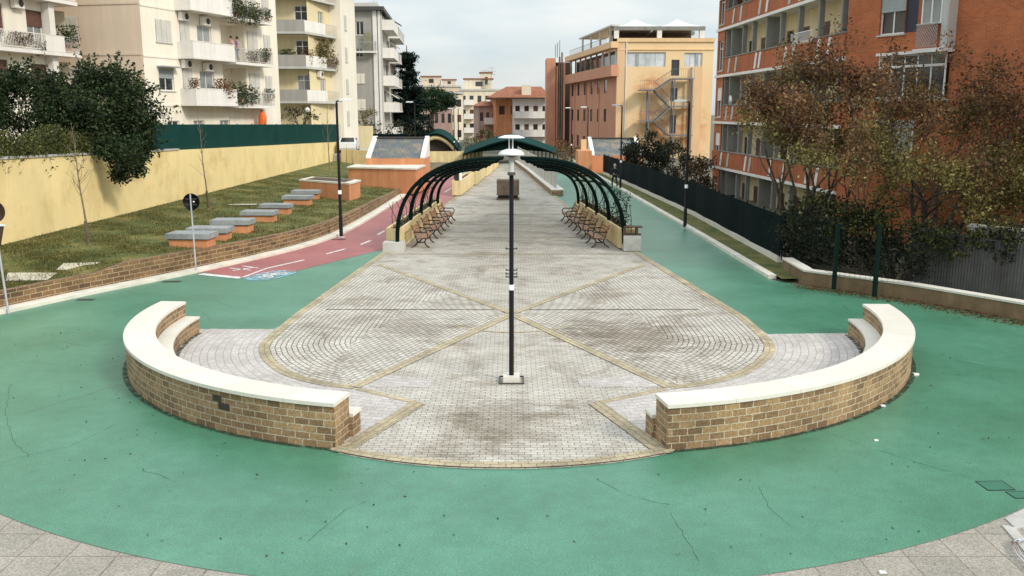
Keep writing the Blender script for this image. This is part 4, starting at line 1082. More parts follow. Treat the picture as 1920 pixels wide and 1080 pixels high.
# ---- cream block on the left (B1)
A1, A2 = (-22.9,58), (-18.3,73)
F1 = Fac(A1, A2); Fb = Fac((-34,60.3), A1)
t1 = thing('apartment_building', 'cream apartment block with solid white balconies and people out on an upper one', 'building', (A1[0],A1[1],0))
LV = [-.1, 2.95, 5.97, 9.0, 12.05, 15.1]; TOP = 19.0
holes = []; wins = []
for lv in LV[2:]:
    wins.append(((1.35,2.85,lv+.95,lv+2.35),'shut' if lv != 5.97 else 'roller'))
    wins.append(((3.75,4.75,lv+.25,lv+2.5),'shut'))
    wins.append(((5.6,7.2,lv+.9,lv+2.35),'plain'))
    wins.append(((13.75,14.65,lv+1.0,lv+2.35),'shut'))
for u in (1.9,4.6,7.6): wins.append(((u,u+1.2,4.3,5.0),'plain'))
rec = [(8.3,11.2,lv+.2,lv+2.8) for lv in LV[2:]]; door = [(11.55,12.9,lv+.2,lv+2.45) for lv in LV[2:]]
b = MB(); b.wall(F1, 0, F1.L, -.2, TOP, [w[0] for w in wins]+rec+door, .18)
for r in rec:   # recessed loggias
    b.fbox(F1, r[0], r[1], -1.3, -1.25, r[2], r[3]); 
    for u in (r[0], r[1]): b.face([F1.P(u,-.17,r[2]),F1.P(u,-1.3,r[2]),F1.P(u,-1.3,r[3]),F1.P(u,-.17,r[3])])
    for z in (r[2], r[3]): b.face([F1.P(r[0],-.17,z),F1.P(r[1],-.17,z),F1.P(r[1],-1.3,z),F1.P(r[0],-1.3,z)])
bodybox(b, F1, 0, F1.L, 12, -.2, TOP)
b.build('wall', M['creamwhite'], t1)
b = MB(); bw = [((Fb.L-5.6,Fb.L-4.35,lv+1.2,lv+2.45),'shut') for lv in LV[2:]]
b.wall(Fb, 0, Fb.L-.002, -.2, TOP, [w[0] for w in bw], .16, 0, .003); b.build('side_wall', M['beige'], t1)
for r, st in bw: window(Fb, r, t1, st, .003, .14, 2, sm='pale_shutter')
for z in LV[2:]:
    b = MB(); b.fbox(Fb, 0, Fb.L-.1, .004, .05, z+.05, z+.2); b.build('string_course', M['beige'], t1)
    b = MB(); b.fbox(F1, .0, 3.3, .003, .045, z-.05, z+.1); b.build('string_course', M['creamwhite'], t1)
for r, st in wins: window(F1, r, t1, st, 0, .16, 3 if st == 'shut' and r[1]-r[0] > 1.2 else 2, sm='pale_shutter' if st != 'roller' else 'grey_shutter', gm='glass_pale' if random.random() < .5 else 'glass', sh=.45)
b = MB(); b.fbox(F1, 1.2,3.0,.01,.55,8.38,8.46); b.build('window_hood', M['grey_shutter'], t1)
for r in door: window(F1, r, t1, 'shut', 0, .16, 2, sm='pale_shutter', sill=False)
for r in rec: window(F1, (r[0]+.3,r[0]+1.3,r[2],r[2]+2.2), t1, 'plain', -1.08, .16, 2, gm='glass', fm='grey_shutter', sill=False)
for i, lv in enumerate(LV[2:]):
    balcony(F1, 3.35, 8.05, lv, t1, 1.25, 'solid', .92, 'white')
    balcony(F1, 8.25, 13.2, lv-.12, t1, 1.15, 'rail', .95, 'pale_grey')
    if lv in (5.97,9.0):
        aircon(F1, 3.6, lv+2.45, t1); aircon(F1, 5.9, lv+2.35, t1)
for (u,w,lv,s,lab,kw) in (
    (3.5,1.35,15.3,.9,'reddish pot plant at the corner of the topmost visible solid white balcony',dict(mat=L_red)),
    (8.9,1.05,12.1,1.5,'trailing dark plant spilling over the railing two floors above the ground floor balcony',dict(droop=.9,wide=2.2)),
    (10.9,1.05,12.1,1.3,'second trailing plant hanging from the same upper railing, further along',dict(droop=.9,wide=1.8)),
    (12.6,1.0,12.1,1.0,'round bush in a pot at the far end of the upper railed balcony',{}),
    (10.7,.85,9.0,.9,'small brownish pot plant beside the people on the balcony',dict(mat=L_red)),
    (12.1,.9,9.0,1.1,'leafy pot near the far end of the balcony where people stand',{}),
    (13.6,.25,9.3,1.0,'dark window box plant at the far edge of the cream block, upper one',dict(mat=L_red)),
    (8.7,.9,6.0,1.7,'tall yellow green plant at the near end of the lowest railed balcony',dict(wide=1.5,droop=.5)),
    (10.3,.9,6.0,1.3,'green pot plant mid way along the lowest railed balcony',{}),
    (13.7,.25,6.3,1.0,'dark window box plant at the far edge of the cream block, lower one',{}),
    (6.9,.9,6.3,1.5,'brown shrub behind the parapet of the lowest solid balcony',dict(mat=L_brown)),
    (3.55,1.0,6.95,.8,'terracotta trough plant at the near corner of the lowest solid balcony',dict(mat=L_red)),
    ): potplant(F1,u,w,lv,s,lab,**kw)
b = MB(); c = F1.P(11.9,.7,4.25); b.tube([c, c+Vector((0,0,.5)), c+Vector((.05,0,1.0)), c+Vector((0,0,1.5))], [.10,.32,.30,.06], 10)
tag(b.build('furled_parasol', M['orange_plastic']), 'bright orange furled cloth standing under the lowest railed balcony', 'parasol')

# ---- wing at the far left (B0)
P0a, P0b = (-29.3,45.2), (-27.5,56.5); F0 = Fac(P0a, P0b)
t0 = thing('apartment_building', 'white balconied wing at the far left edge rising behind the dark evergreens', 'building', (P0a[0],P0a[1],0))
wl = F0.L
wr = []
for lv in (5.97, 9.0, 12.05, 15.1):
    wr.append((F0.hit(50,45)[0], F0.hit(80,45)[0], lv+.35, lv+2.35)); wr.append((F0.hit(-22,45)[0], F0.hit(7,45)[0], lv+.3, lv+2.45))
lg = [(F0.hit(91,45)[0], F0.hit(127,45)[0], lv+.15, lv+2.6) for lv in (5.97,9.0,12.05,15.1)]
b = MB(); b.wall(F0, 0, wl, -.2, 18.5, wr+lg, .18)
for r in lg:
    b.fbox(F0, r[0], r[1], -1.3,-1.25, r[2], r[3])
    for u in (r[0], r[1]): b.face([F0.P(u,-.17,r[2]),F0.P(u,-1.3,r[2]),F0.P(u,-1.3,r[3]),F0.P(u,-.17,r[3])])
    b.face([F0.P(r[0],-.17,r[3]),F0.P(r[1],-.17,r[3]),F0.P(r[1],-1.3,r[3]),F0.P(r[0],-1.3,r[3])])
bodybox(b, F0, 0, wl, 9, -.2, 18.5); b.build('wall', M['creamwhite'], t0)
for i, r in enumerate(wr): window(F0, r, t0, 'roller', 0, .16, 2, sm='brown', gm='glass_pale', sill=False, sh=.45 if i%2 == 0 else .75)
for r in lg: window(F0, ((r[0]*.6+r[1]*.4),r[1]-.3,r[2]+.3,r[3]-.3), t0, 'plain', -1.08, .16, 2, sill=False)
ue = F0.hit(128,100)[0]
for lv in (8.85, 11.9, 14.95):
    balcony(F0, 0, ue, lv-.02, t0, .9, 'rail', .95, 'white', ends=False, slab=.2)
    b = MB(); b.fbox(F0, F0.hit(62,90)[0], F0.hit(98,90)[0], .80, .86, lv+.2, lv+1.15); b.build('privacy_panel', M['white'], t0)
    b = MB(); uc = F0.hit(84,45)[0]; b.fbox(F0, uc-.25, uc+.25, .01, .5, lv-2.85, lv-.03); b.build('pillar', M['white'], t0)
aircon(F0, F0.hit(18,14)[0], 11.3, t0)
for px, lv, s, lab, kw in ((20,9.1,.8,'reddish flowers along the far left balcony railing',dict(mat=L_red,wide=3)), (56,8.9,.8,'small green plant trailing beside the white privacy panel',dict(droop=.4)),(110,9.15,1.5,'bushy plant filling the small loggia at the corner of the white wing',{})):
    potplant(F0, F0.hit(px,90)[0], .6, lv, s, lab, **kw)

# ---- pale yellow block (B2)
t2 = thing('apartment_building', 'pale yellow apartment block with grey fronted recessed balconies', 'building', (-18,86,0))
F2a = Fac((-23.5,84), (-18.55,84)); F2c = Fac((-18.55,84.0), (-16.75,90)); F2s = Fac((-16.45,90.2), (-16.2,97))
LV2 = [3.5, 6.6, 9.65, 12.7, 15.75]; T2 = 17.2
b = MB(); F2r = Fac((-23.5,85.4), (-18.55,85.4))
h2 = [(F2r.hit(552,30)[0], F2r.hit(577,30)[0], lv+.4, lv+2.35) for lv in LV2[1:]]
b.wall(F2r, 0, F2r.L, -.2, T2, h2, .16); b.build('wall', M['yellowish'], t2)
for i, r in enumerate(h2): window(F2r, r, t2, 'plain', 0, .14, 2, sill=False, gm='glass' if i in (1,2) else 'glass_pale')
b = MB(); F2i = Fac((-18.55,85.4),(-17.6,90.2)); 
F2i = Fac((-18.5,85.0),(-17.55,90.4)); hi = [(2.6,3.9,lv+.5,lv+2.1) for lv in LV2[1:]]
b.wall(F2i, 0, F2i.L, -.2, T2, hi, .16); b.build('wall', M['yellowish'], t2)
for r in hi: window(F2i, r, t2, 'plain', 0, .14, 2, gm='glass_pale', sill=False)
b = MB(); F2p = Fac((-17.6,90.2), (-16.45,90.2)); b.wall(F2p,0,F2p.L,-.2,T2); hs = [(1.6,2.6,lv+.8,lv+2.2) for lv in LV2]
b.wall(F2s, 0, F2s.L, -.2, T2, hs, .16); bodybox(b, F2s, 0, F2s.L, 7, -.2, T2); b.fbox(F2r,0,F2r.L,-12,-.4,-.2,T2); b.build('wall', M['creamwhite'], t2)
for r in hs: window(F2s, r, t2, 'shut', 0, .14, 2, sm='pale_shutter')
for i, lv in enumerate(LV2):
    b = MB(); z = lv-.02
    b.prism([(-23.5,84),(-18.55,84),(-16.75,90),(-17.5,90.2),(-18.5,85.2),(-23.5,85.38)], z-.2, z); o = b.build('balcony', M['pale_grey'], t2)
    b = MB(); b.fbox(F2a, 0, F2a.L, -.1, 0, z+.002, z+1.02); b.build('parapet', M['grey_render'] if i < 9 else M['pale_grey'], o)
    b = MB(); b.fbox(F2c, .02, F2c.L*.62, -.06, 0, z+.002, z+.98); b.build('parapet', M['white'], o)
    b = MB(); railing(b, F2c, F2c.L*.63, F2c.L, -.03, z+.002, .98, .16); b.build('railing', M['pale_grey'], o)
b = MB(); b.prism([(-24,83.6),(-18.4,83.6),(-16.0,90),(-15.8,97.4),(-24,97.4)], T2, T2+.35); b.build('roof', M['pale_grey'], t2)
b = MB(); b.fbox(F2a,0,F2a.L-.1,-.3,-.2,-.2,LV2[0]-.25); b.build('ground_floor_recess', M['shade_brown'], t2)
potplant(F2c, 3.6, -.5, LV2[2], 2.6, 'large olive tree-like plant filling the corner balcony of the pale yellow block', mat=L_olive, wide=1.6)
potplant(F2c, 1.0, -.5, LV2[2], 1.5, 'brown shrub at the left of the corner balcony of the pale yellow block', mat=L_brown)
potplant(F2c, 5.6, -.3, LV2[2], 1.4, 'small plant hanging over the end of the corner balcony', mat=L_brown, droop=.5)
potplant(F2r, F2r.hit(540,95)[0], .7, LV2[2], 1.5, 'green plant behind the grey balcony front of the pale yellow block', wide=1.8)
aircon(F2i, 1.7, LV2[1]+2.2, t2)
# ---- grey block (B3)
t3 = thing('apartment_building', 'grey apartment block with white pilasters and a pitched dark roof edge, left of the cedar', 'building', (-16,105,0))
F3 = Fac((-21,105), (-15.5,105)); F3s = Fac((-14.7,105), (-16.4,133)); T3 = 17.0
LV3 = [2.6, 5.6, 8.6, 11.7, 14.8]
h3 = []
for x0, x1, y0, y1, st in ((667,681,90,107,'plain'),(668,684,138,156,'shut'),(668,686,186,206,'shut'),(667,682,40,66,'plain')):
    h3.append((F3.R(x0,y0,x1,y1), st))
b = MB(); b.wall(F3, 0, F3.L, -.2, T3, [h[0] for h in h3], .16); b.fbox(F3,0,F3.L,-10,-.4,-.2,T3); b.build('wall', M['grey_render'], t3)
for r, st in h3: window(F3, r, t3, st, 0, .14, 2, sm='creamwhite' if st == 'shut' else 'brown')
b = MB(); b.box(-15.55,-15.1,104.85,105.5,-.2,T3-.3); b.box(-14.98,-14.75,104.9,105.5,-.2,T3-.3); b.build('pilaster', M['white'], t3)
b = MB(); b.wall(Fac((-15.1,105.2),(-14.98,105.2)),0,.2,-.2,T3-.3); hs3 = [(u,u+1.3,lv+.3,lv+2.4) for lv in LV3 for u in (3,9,15,21)]
b.wall(F3s, .3, F3s.L, -.2, T3-.5, hs3, .16); b.build('side_wall', M['pale_grey'], t3)
for r in hs3: window(F3s, r, t3, 'plain', 0, .14, 2, sill=False, gm='glass')
for lv in LV3:
    balcony(F3s, 2, 11, lv, t3, 1.3, 'solid', .95, 'white'); balcony(F3s, 13.5, 25, lv, t3, 1.3, 'solid', .95, 'pale_grey')
o = balcony(F3, .3, F3.hit(706,60)[0], LV3[3]+.4, t3, .9, 'rail', 1.05, 'grey_shutter')
b = MB(); b.fbox(F3, F3.hit(683,60)[0], F3.L-.25, .5, .55, LV3[3]+.6, LV3[3]+2.6); b.build('balcony_screen', plain('olive_screen',(.25,.24,.15),.8,.2), t3)
b = MB(); b.prism([(-21.3,104.3),(-14.2,104.3),(-15.9,134),(-21.3,134)], T3-.3, T3+.1); b.build('roof', M['dark_frame'], t3)
b = MB(); b.prism([(-20.9,105),(-15,105),(-16.6,133),(-20.9,133)], T3+.1, T3+.55); b.build('roof_edge', M['pale_grey'], t3)
b = MB(); b.box(-17.4,-16.8,112,112.6,T3+.1,T3+1.3); b.build('chimney', M['brown'], t3)
for k in range(6):
    b = MB(); u = 3+k*3.6; lv = LV3[k%4+1]
    b.hexa([F3s.P(u,.05,lv+2.5),F3s.P(u+2.4,.05,lv+2.5),F3s.P(u+2.4,1.5,lv+1.6),F3s.P(u,1.5,lv+1.6),F3s.P(u,.05,lv+2.55),F3s.P(u+2.4,.05,lv+2.55),F3s.P(u+2.4,1.5,lv+1.65),F3s.P(u,1.5,lv+1.65)]); b.build('awning', M['brown' if k%2 else 'creamwhite'], t3)
b = MB(); b.tube([(-17,116,T3),(-17,116,T3+2.2)], .03, 5); b.tube([(-17.6,116,T3+1.9),(-16.4,116,T3+1.9)], .02, 5); b.build('aerial', M['steel'], t3)
b = MB(); q = AT(690,270,100); b.box(AT(668,270,100).x,AT(700,270,100).x,99.9,100.2,-.1,AT(690,236,100).z); tag(b.build('garden_wall', M['yellowish']), 'pale yellow garden wall below the grey block', 'wall')
b = MB(); b.box(AT(700,280,74).x,AT(765,280,74).x,74,74.1,.5,AT(700,251,74).z); tag(b.build('green_screen', M['dark_screen']), 'dark green screen just behind the left skylight', 'screen')

# ---- terracotta and yellow flats on the right (A) with its brick end
tA = thing('apartment_building', 'tall terracotta and yellow apartment block with grey fins along its balconies at right', 'building', (14.5,52,0))
Q0, Q1 = (14.1,64.2), (15.1,42.3); FA = Fac(Q0, Q1); LA = FA.L
LVA = [1.9, 4.93, 8.0, 11.05]; TA = 13.6
FAi = Fac((15.15,64.2), (16.15,42.3)); hA = []
fins = [1.9, 3.1, 5.6, 7.6, 10.2, 12.6, 15.4, 18.2, 21.0]
for lv in [-1.1]+LVA:
    for i, (a, c) in enumerate(zip(fins, fins[1:])):
        hA.append(((a+.55, min(c-.35, a+1.75), lv+.25, lv+2.05), i))
b = MB(); b.wall(FAi, 0, FAi.L, -.2, TA, [h[0] for h in hA], .12); b.build('wall', M['yellowish'], tA)
for r, i in hA: window(FAi, r, tA, 'roller' if (i*7+int(r[2]))%3 else 'plain', 0, .11, 2, fm='dark_frame', sm='brown', sill=False, sh=.95)
b = MB(); FAe = Fac(Q0, (22,64.6)); b.face([FA.P(0,0,-.2),FA.P(1.75,0,-.2),FA.P(1.75,0,TA),FA.P(0,0,TA)]) if False else None
he = [(.28,1.5,lv+.3,lv+2.3) for lv in [-1.1]+LVA]
b.wall(FA, 0, 1.8, -.2, TA-.6, he, .2); b.fbox(FA,.0,1.8,-8,-.3,-.2,TA-.6); b.fbox(FAi,0,FAi.L,-8,-.3,-.2,TA); b.build('end_wall', M['facebrick'], tA)
for i, r in enumerate(he): window(FA, r, tA, 'roller' if i in (1,2) else 'plain', 0, .16, 2, sm='white', gm='glass', sh=.45)
rndA = random.Random(3)
for k, lv in enumerate(LVA):
    b = MB(); b.fbox(FA, -.05, LA, -1.02, .12, lv-.14, lv+.02); o = b.build('balcony', M['white'], tA)
    b = MB(); b.fbox(FA, 1.85 if k else .0, LA, -.02, .09, lv+.021, lv+1.06); b.build('parapet', M['para'], o)
    b = MB(); b.fbox(FA, 1.85, LA, -.05, .14, lv+1.061, lv+1.12); b.build('rail_cap', M['fin'], o)
    for i in range(8):
        u = 2.4+(i//2)*5.1+(i%2)*1.5+rndA.uniform(-.5,.5)+k*.4; b = MB()
        if u < LA-.8:
            b.hexa([FA.P(u+x+s,w,z) for z, s in ((lv+.1,.0),(lv+1.0,.28)) for x,w in ((0,.092),(.32,.092),(.32,.125),(0,.125))])
            b.build('white_panel', M['white' if rndA.random() < .6 else 'pale_grey'], o)
for lv in [-1.1]+LVA[:-1]:
    for u in fins:
        b = MB(); b.fbox(FA, u, u+.18, -1.0 if u in (3.1,10.2) else -.30, -.04, lv+(1.125 if lv > 0 else 1.2), lv+2.88); b.build('fin', M['fin'], tA)
for u in fins[:4]:
    b = MB(); b.fbox(FA, u, u+.18, -.30, -.04, LVA[3]+1.125, TA-.4); b.build('fin', M['fin'], tA)
b = MB(); b.fbox(FA, -.3, LA+.1, -9, .35, TA-.35, TA-.1); b.build('roof', M['fin'], tA)
b = MB(); b.fbox(FA, 1.0, 6, -.9, -.1, TA-.1, TA+.9); b.build('roof_parapet', M['shade_brown'], tA)
b = MB(); c = FA.P(4.1,.0,LVA[1]+1.35); b.lathe([(.02,0),(.2,.03),(.36,.12)], (0,0,0), 18)
for v in range(len(b.v)):
    x = b.v[v]; b.v[v] = c+FA.n*x.z*1.0+FA.d*x.x+Vector((0,0,1))*x.y
b.build('satellite_dish', M['white'], tA)
aircon(FAi, 2.2, .2, tA, .2)
b = MB(); railing(b, FA, 15.6, 18.6, .35, LVA[2]+.9, .6, .12); b.build('drying_rack', M['white'], tA)
# brick end facing us
Q2 = (15.1+.43*24, 42.3-.9*24); FB = Fac((15.1,42.28), Q2)
tB = thing('apartment_building', 'plain orange brick block with white verandas at the right edge behind the bare trees', 'building', (Q2[0]-4,Q2[1]+8,0))
r_u = FB.R(1652,-60,1700,64); r_n = FB.R(1700,-60,1724,60); r_v = FB.R(1727,-60,1765,56,.6)
r_m = FB.R(1646,102,1772,183,.2); r_l = FB.R(1640,225,1712,305)
b = MB(); b.wall(FB, 0, FB.L, -.2, 16, [r_u, r_n, r_m, r_l], .2); b.fbox(FB,0,FB.L,-9,-.4,-.2,16); b.build('wall', M['facebrick'], tB)
window(FB, r_u, tB, 'roller', 0, .16, 2, sm='grey_shutter', sh=.66, gm='glass')
b = MB(); b.fbox(FB,*r_n[:2],-.12,-.06,r_n[2],r_n[3]); b.build('navy_shutter', M['navy'], tB)
window(FB, r_m, tB, 'plain', .35, .2, 5, gm='glass', sill=True, label='wide white framed glazed veranda')
b = MB(); b.fbox(FB, r_m[0]-.05,r_m[1]+.1,-.1,.36,r_m[3]+.002,r_m[3]+.12); b.build('veranda_roof', M['white'], tB); b = MB(); b.fbox(FB, r_m[0]-.05,r_m[1]+.1,-.1,.38,r_m[2]-.14,r_m[2]-.072); b.build('veranda_slab', M['white'], tB)
b = MB(); dz = (r_m[2]+r_m[3])/2+.35; b.fbox(FB, r_m[0]+.05,r_m[1]-.05,.21,.25,dz,dz+.10); b.build('transom', M['frame'], tB)
window(FB, r_l, tB, 'plain', .2, .2, 3, gm='glass_pale')
z_b = FB.hit(1745,90,.7)[1]
window(FB, (r_v[0],r_v[1],z_b+.95,z_b+3.2), tB, 'roller', .55, .1, 2, sm='grey_shutter', sh=.55, gm='glass_pale', sill=False)
b = MB(); b.fbox(FB, r_v[0]-.1, r_v[1]+.35, .01, .75, z_b-.16, z_b); o = b.build('balcony', M['white'], tB)
b = MB(); u0, u1 = r_v[0]-.05, r_v[1]; n = 9
for i in range(n):
    for s in (1,-1):
        a = u0+(u1-u0)*i/n; c = u0+(u1-u0)*(i+1)/n
        for j in range(6):
            z = z_b+.05+j*.15; p, q = FB.P(a,.66,z if s>0 else z+.15), FB.P(c,.66,z+.15 if s>0 else z); b.tube([p,q], .014, 4, 0, False)
b.fbox(FB,u0,u1,.64,.70,z_b+.92,z_b+.98); b.build('lattice', M['galv'], o)
b = MB(); b.fbox(FB, r_v[1]+.02, r_v[1]+.28, .45, .5, z_b+.02, z_b+3.2); b.fbox(FB, r_v[1]+.26, r_v[1]+.32, .0, .5, z_b+.02, z_b+3.2); b.build('side_glazing', M['pale_grey'], o)

# ---- peach office block with fire escape (O)
tO = thing('office_building', 'peach coloured office block with a grey outside fire escape and white roof tents', 'building', (16,116,0))
FO = Fac((13.0,114), (24.6,114)); FOs = Fac((9.1,146), (12.98,114.02)); TO = 14.0
def uO(px, py=150): return FO.hit(px, py)[0]
dO = [(uO(1258),uO(1273), FO.hit(1265,142)[1], FO.hit(1265,112)[1]), (uO(1258),uO(1271), FO.hit(1265,190)[1], FO.hit(1265,165)[1]), (uO(1258),uO(1270), FO.hit(1265,250)[1], FO.hit(1265,216)[1])]
sO = [FO.R(1156,98,1248,125), FO.R(1283,99,1317,125)]
b = MB(); b.wall(FO, .8, FO.L, -.2, TO, dO+sO, .25); b.fbox(FO, .3, FO.L, -27, -.5, -.2, TO); b.build('wall', M['office'], tO)
for i, r in enumerate(sO):
    n = 5 if i == 0 else 3; w = window(FO, r, tO, 'plain', 0, .2, n, gm='glass_sky', fm='pale_grey', sill=False)
    b = MB(); k = 2 if i == 0 else 1; a = r[0]+(r[1]-r[0])*(k/n if i == 0 else .62); b.fbox(FO, a, a+.35, -.14, -.10, r[2], r[3]); b.build('dark_bay', M['grey_shutter'], w)
for r in dO:
    b = MB(); b.fbox(FO, *r[:2], -.24, -.2, r[2], r[3]); o = b.build('door', M['glass'], tO)
    b = MB(); b.fbox(FO, r[0],r[1],-.19,-.15,r[2]+(r[3]-r[2])*.72,r[2]+(r[3]-r[2])*.75); b.build('rail', M['dark_frame'], o)
b = MB(); b.fbox(FO, -.15, .79, -.6, .06, -.2, TO); b.build('corner_pier', M['peach'], tO)
b = MB(); b.fbox(FO, uO(1296), uO(1316), .003, .25, -.2, sO[0][2]); b.build('pier', M['peach'], tO)
b = MB(); b.fbox(FO, -.2, FO.L+.1, -.3, .18, TO+.001, TO+.45); b.fbox(FO,-.2,FO.L+.1,.004,.1,sO[0][3]+.25,sO[0][3]+.4); b.build('cornice', M['paleorange'], tO)
b = MB(); c = FO.P(.95,.1,0); b.tube([c, c+Vector((0,0,TO))], .08, 8); c = FO.P(uO(1297),.35,0); b.tube([c,c+Vector((0,0,11))], .06, 8); b.build('downpipe', M['pale_grey'], tO)
hO = []
for k, (zc, hh) in enumerate(((8.15,1.75),(4.45,1.7),(.75,1.6))):
    for i in range(6):
        u = FOs.hit((1137,1124,1111,1098,1086,1075)[i],190)[0]; hO.append((u-1.5, u, zc-.1, zc+hh-.1))
ro = (1.2, FOs.L-.6, 11.3, 13.3)
b = MB(); b.wall(FOs, 0, FOs.L, -.2, TO, hO+[ro], .1); b.build('side_wall', M['salmon'], tO)
for r in hO: window(FOs, r, tO, 'plain', 0, .08, 1, fm='dark_frame', gm='glass', sill=False)
b = MB(); b.fbox(FOs, ro[0], ro[1], -.9, -.8, ro[2], ro[3]); b.build('gallery_back', M['glass'], tO)
b = MB(); b.fbox(FOs, .5, FOs.L+.15, .004, .9, 9.95, 11.28); b.build('gallery_parapet', M['salmon'], tO)
b = MB(); b.fbox(FOs, .5, FOs.L+.15, .004, .95, 13.31, 14.05); b.build('eaves', M['peach'], tO)
for i in range(9):
    b = MB(); u = ro[0]+.2+i*(ro[1]-ro[0]-.4)/8; b.fbox(FOs, u-.1, u+.1, .0, .2, ro[2], ro[3]); b.build('gallery_post', M['fin'] if i < 6 else M['white'], tO)
for u in (4.6,13.2,21.8):
    b = MB(); c = FOs.P(u,.06,0); b.tube([c,c+Vector((0,0,9.9))], .05, 6); b.build('downpipe', M['salmon'], tO)
# fire escape
te = thing('fire_escape', 'grey steel zigzag fire escape against the peach end wall', 'stairs', FO.P(uO(1262),1.2,0))
zL = [FO.hit(1265,y,1.5)[1] for y in (147,199,253)]; zM = [FO.hit(1205,y,1.5)[1] for y in (168,226)]
ua, ub = uO(1254), uO(1295); uc, ud = uO(1196), uO(1224)
def deck(u0,u1,z):
    b = MB(); b.fbox(FO,u0,u1,.3,2.4,z-.12,z); o = b.build('landing', M['stair'], te)
    b = MB(); railing(b, FO, u0, u1, 2.35, z, 1.1, .25); b.build('railing', M['stair'], o)
for z in zL: deck(ua, ub, z)
for z in zM: deck(uc, ud, z)
def flight(u0, z0, u1, z1, w):
    b = MB(); n = 12
    for s in (w, w+.95):
        b.hexa([FO.P(u0,s,z0-.22),FO.P(u1,s,z1-.22),FO.P(u1,s+.05,z1-.22),FO.P(u0,s+.05,z0-.22),FO.P(u0,s,z0),FO.P(u1,s,z1),FO.P(u1,s+.05,z1),FO.P(u0,s+.05,z0)])
    for i in range(n):
        u = u0+(u1-u0)*(i+.5)/n; z = z0+(z1-z0)*(i+.5)/n; b.fbox(FO,u-.15,u+.15,w+.05,w+.95,z-.03,z)
    o = b.build('stair_flight', M['stair'], te)
    b = MB(); b.tube([FO.P(u0,w+1,z0+1.0),FO.P(u1,w+1,z1+1.0)], .03, 6)
    for i in range(n): u = u0+(u1-u0)*i/n; z = z0+(z1-z0)*i/n; b.tube([FO.P(u,w+1,z),FO.P(u,w+1,z+1)], .016, 4)
    b.build('railing', M['stair'], o)
flight(ua, zL[0], ud, zM[0], 1.4); flight(ud, zM[0], ua, zL[1], .35); flight(ua, zL[1], ud, zM[1], 1.4); flight(ud, zM[1], ua, zL[2], .35)
for u in (uO(1213), uO(1259), uO(1292)):
    for w in (.5, 2.3):
        b = MB(); zt_ = (zM[0] if u < ua else zL[0]); b.fbox(FO,u-.07,u+.07,w-.07,w+.07,-.1,zt_-.13); b.build('column', M['stair'], te)
# roof tents
tt = thing('roof_tent', 'white tented pergola on the roof of the peach office block', 'roof canopy', FO.P(5,-3,TO+.5))
zb_, zt_ = TO+.45, FO.hit(1190,56)[1]
for px in (1155,1235,1314):
    b = MB(); b.fbox(FO, uO(px)-.28, uO(px)+.28, -.9, -.3, zb_, zt_); b.build('post', M['white'], tt)
    b = MB(); b.fbox(FO, uO(px)-.2, uO(px)+.2, -7.4, -7.0, zb_, zt_); b.build('post', M['white'], tt)
b = MB(); b.fbox(FO, uO(1150), uO(1320), -.95, -.25, zt_+.001, zt_+.45); b.build('beam', M['fin'], tt); b = MB(); b.fbox(FO, uO(1150), uO(1320), -7.4, -6.9, zt_+.001, zt_+.45); b.build('beam', M['fin'], tt)
for a, c in ((1155,1235),(1235,1316)):
    b = MB(); u0, u1 = uO(a)+.1, uO(c)-.1; um = (u0+u1)/2; z = zt_+.455; ap = FO.P(um,-3.7,z+1.15)
    cs = [FO.P(u0,-.4,z),FO.P(u1,-.4,z),FO.P(u1,-7,z),FO.P(u0,-7,z)]
    for p, q in zip(cs, cs[1:]+cs[:1]):
        m1, m2 = p.lerp(ap,.5)-Vector((0,0,.18)), q.lerp(ap,.5)-Vector((0,0,.18)); b.face([p,q,m2,m1]); b.face([m1,m2,ap])
    b.build('tent_roof', M['tarp'], tt)
b = MB(); b.fbox(FO, uO(1158), uO(1312), -6.8, -6.5, zb_, zb_+1.2); b.build('back_screen', M['shade_brown'], tt)
tp = thing('roof_pergola', 'open grey steel frame on the left corner of the office roof', 'pergola', FOs.P(20,-1,TO+.1))
for u in (8,14,20,26):
    b = MB(); b.fbox(FOs,u-.12,u+.12,-.5,-.26,TO,TO+2.3); b.build('post', M['pale_grey'], tp)
b = MB(); b.fbox(FOs,6,27.6,-4,-.2,TO+2.301,TO+2.5); b.build('frame', M['pale_grey'], tp)
b = MB(); railing(b, FOs, 1, 27, .3, TO+.06, .9, .6); b.build('railing', M['dark_frame'], tp)
for px, py, Y in ((1045,82,143),):
    b = MB(); q = AT(px,108,Y)
    for dx in (-.3,0,.35): b.tube([(q.x+dx,Y,q.z),(q.x+dx,Y,q.z+2.2+dx)], .05, 5)
    tag(b.build('roof_aerial', M['dark_frame']), 'cluster of thin aerials on the roof at the left end of the office block', 'aerial')
# tall salmon slab with flues
ts = thing('stair_tower', 'narrow salmon tower with dark vertical flues at the left end of the office block', 'tower', AT(1035,250,146))
q0, q1, q2 = AT(1025,109,146), AT(1042,109,146), AT(1066,112,146)
b = MB(); b.box(q0.x,q1.x,146,152,-.2,q0.z); b.build('wall', M['salmon'], ts)
b = MB(); b.box(q1.x+.003,q2.x+.5,147,152,-.2,q0.z-.6); b.build('recess', M['shade_brown'], ts)
for i, px in enumerate((1044.5,1049,1053.5,1058)):
    b = MB(); x = AT(px,150,146.3).x; b.tube([(x,146.3,0),(x,146.3,q0.z+(-1.2,.2,.9,-.6)[i])], .15, 8); b.build('flue', M['salmon' if i in (0,3) else 'stone_taupe'], ts)

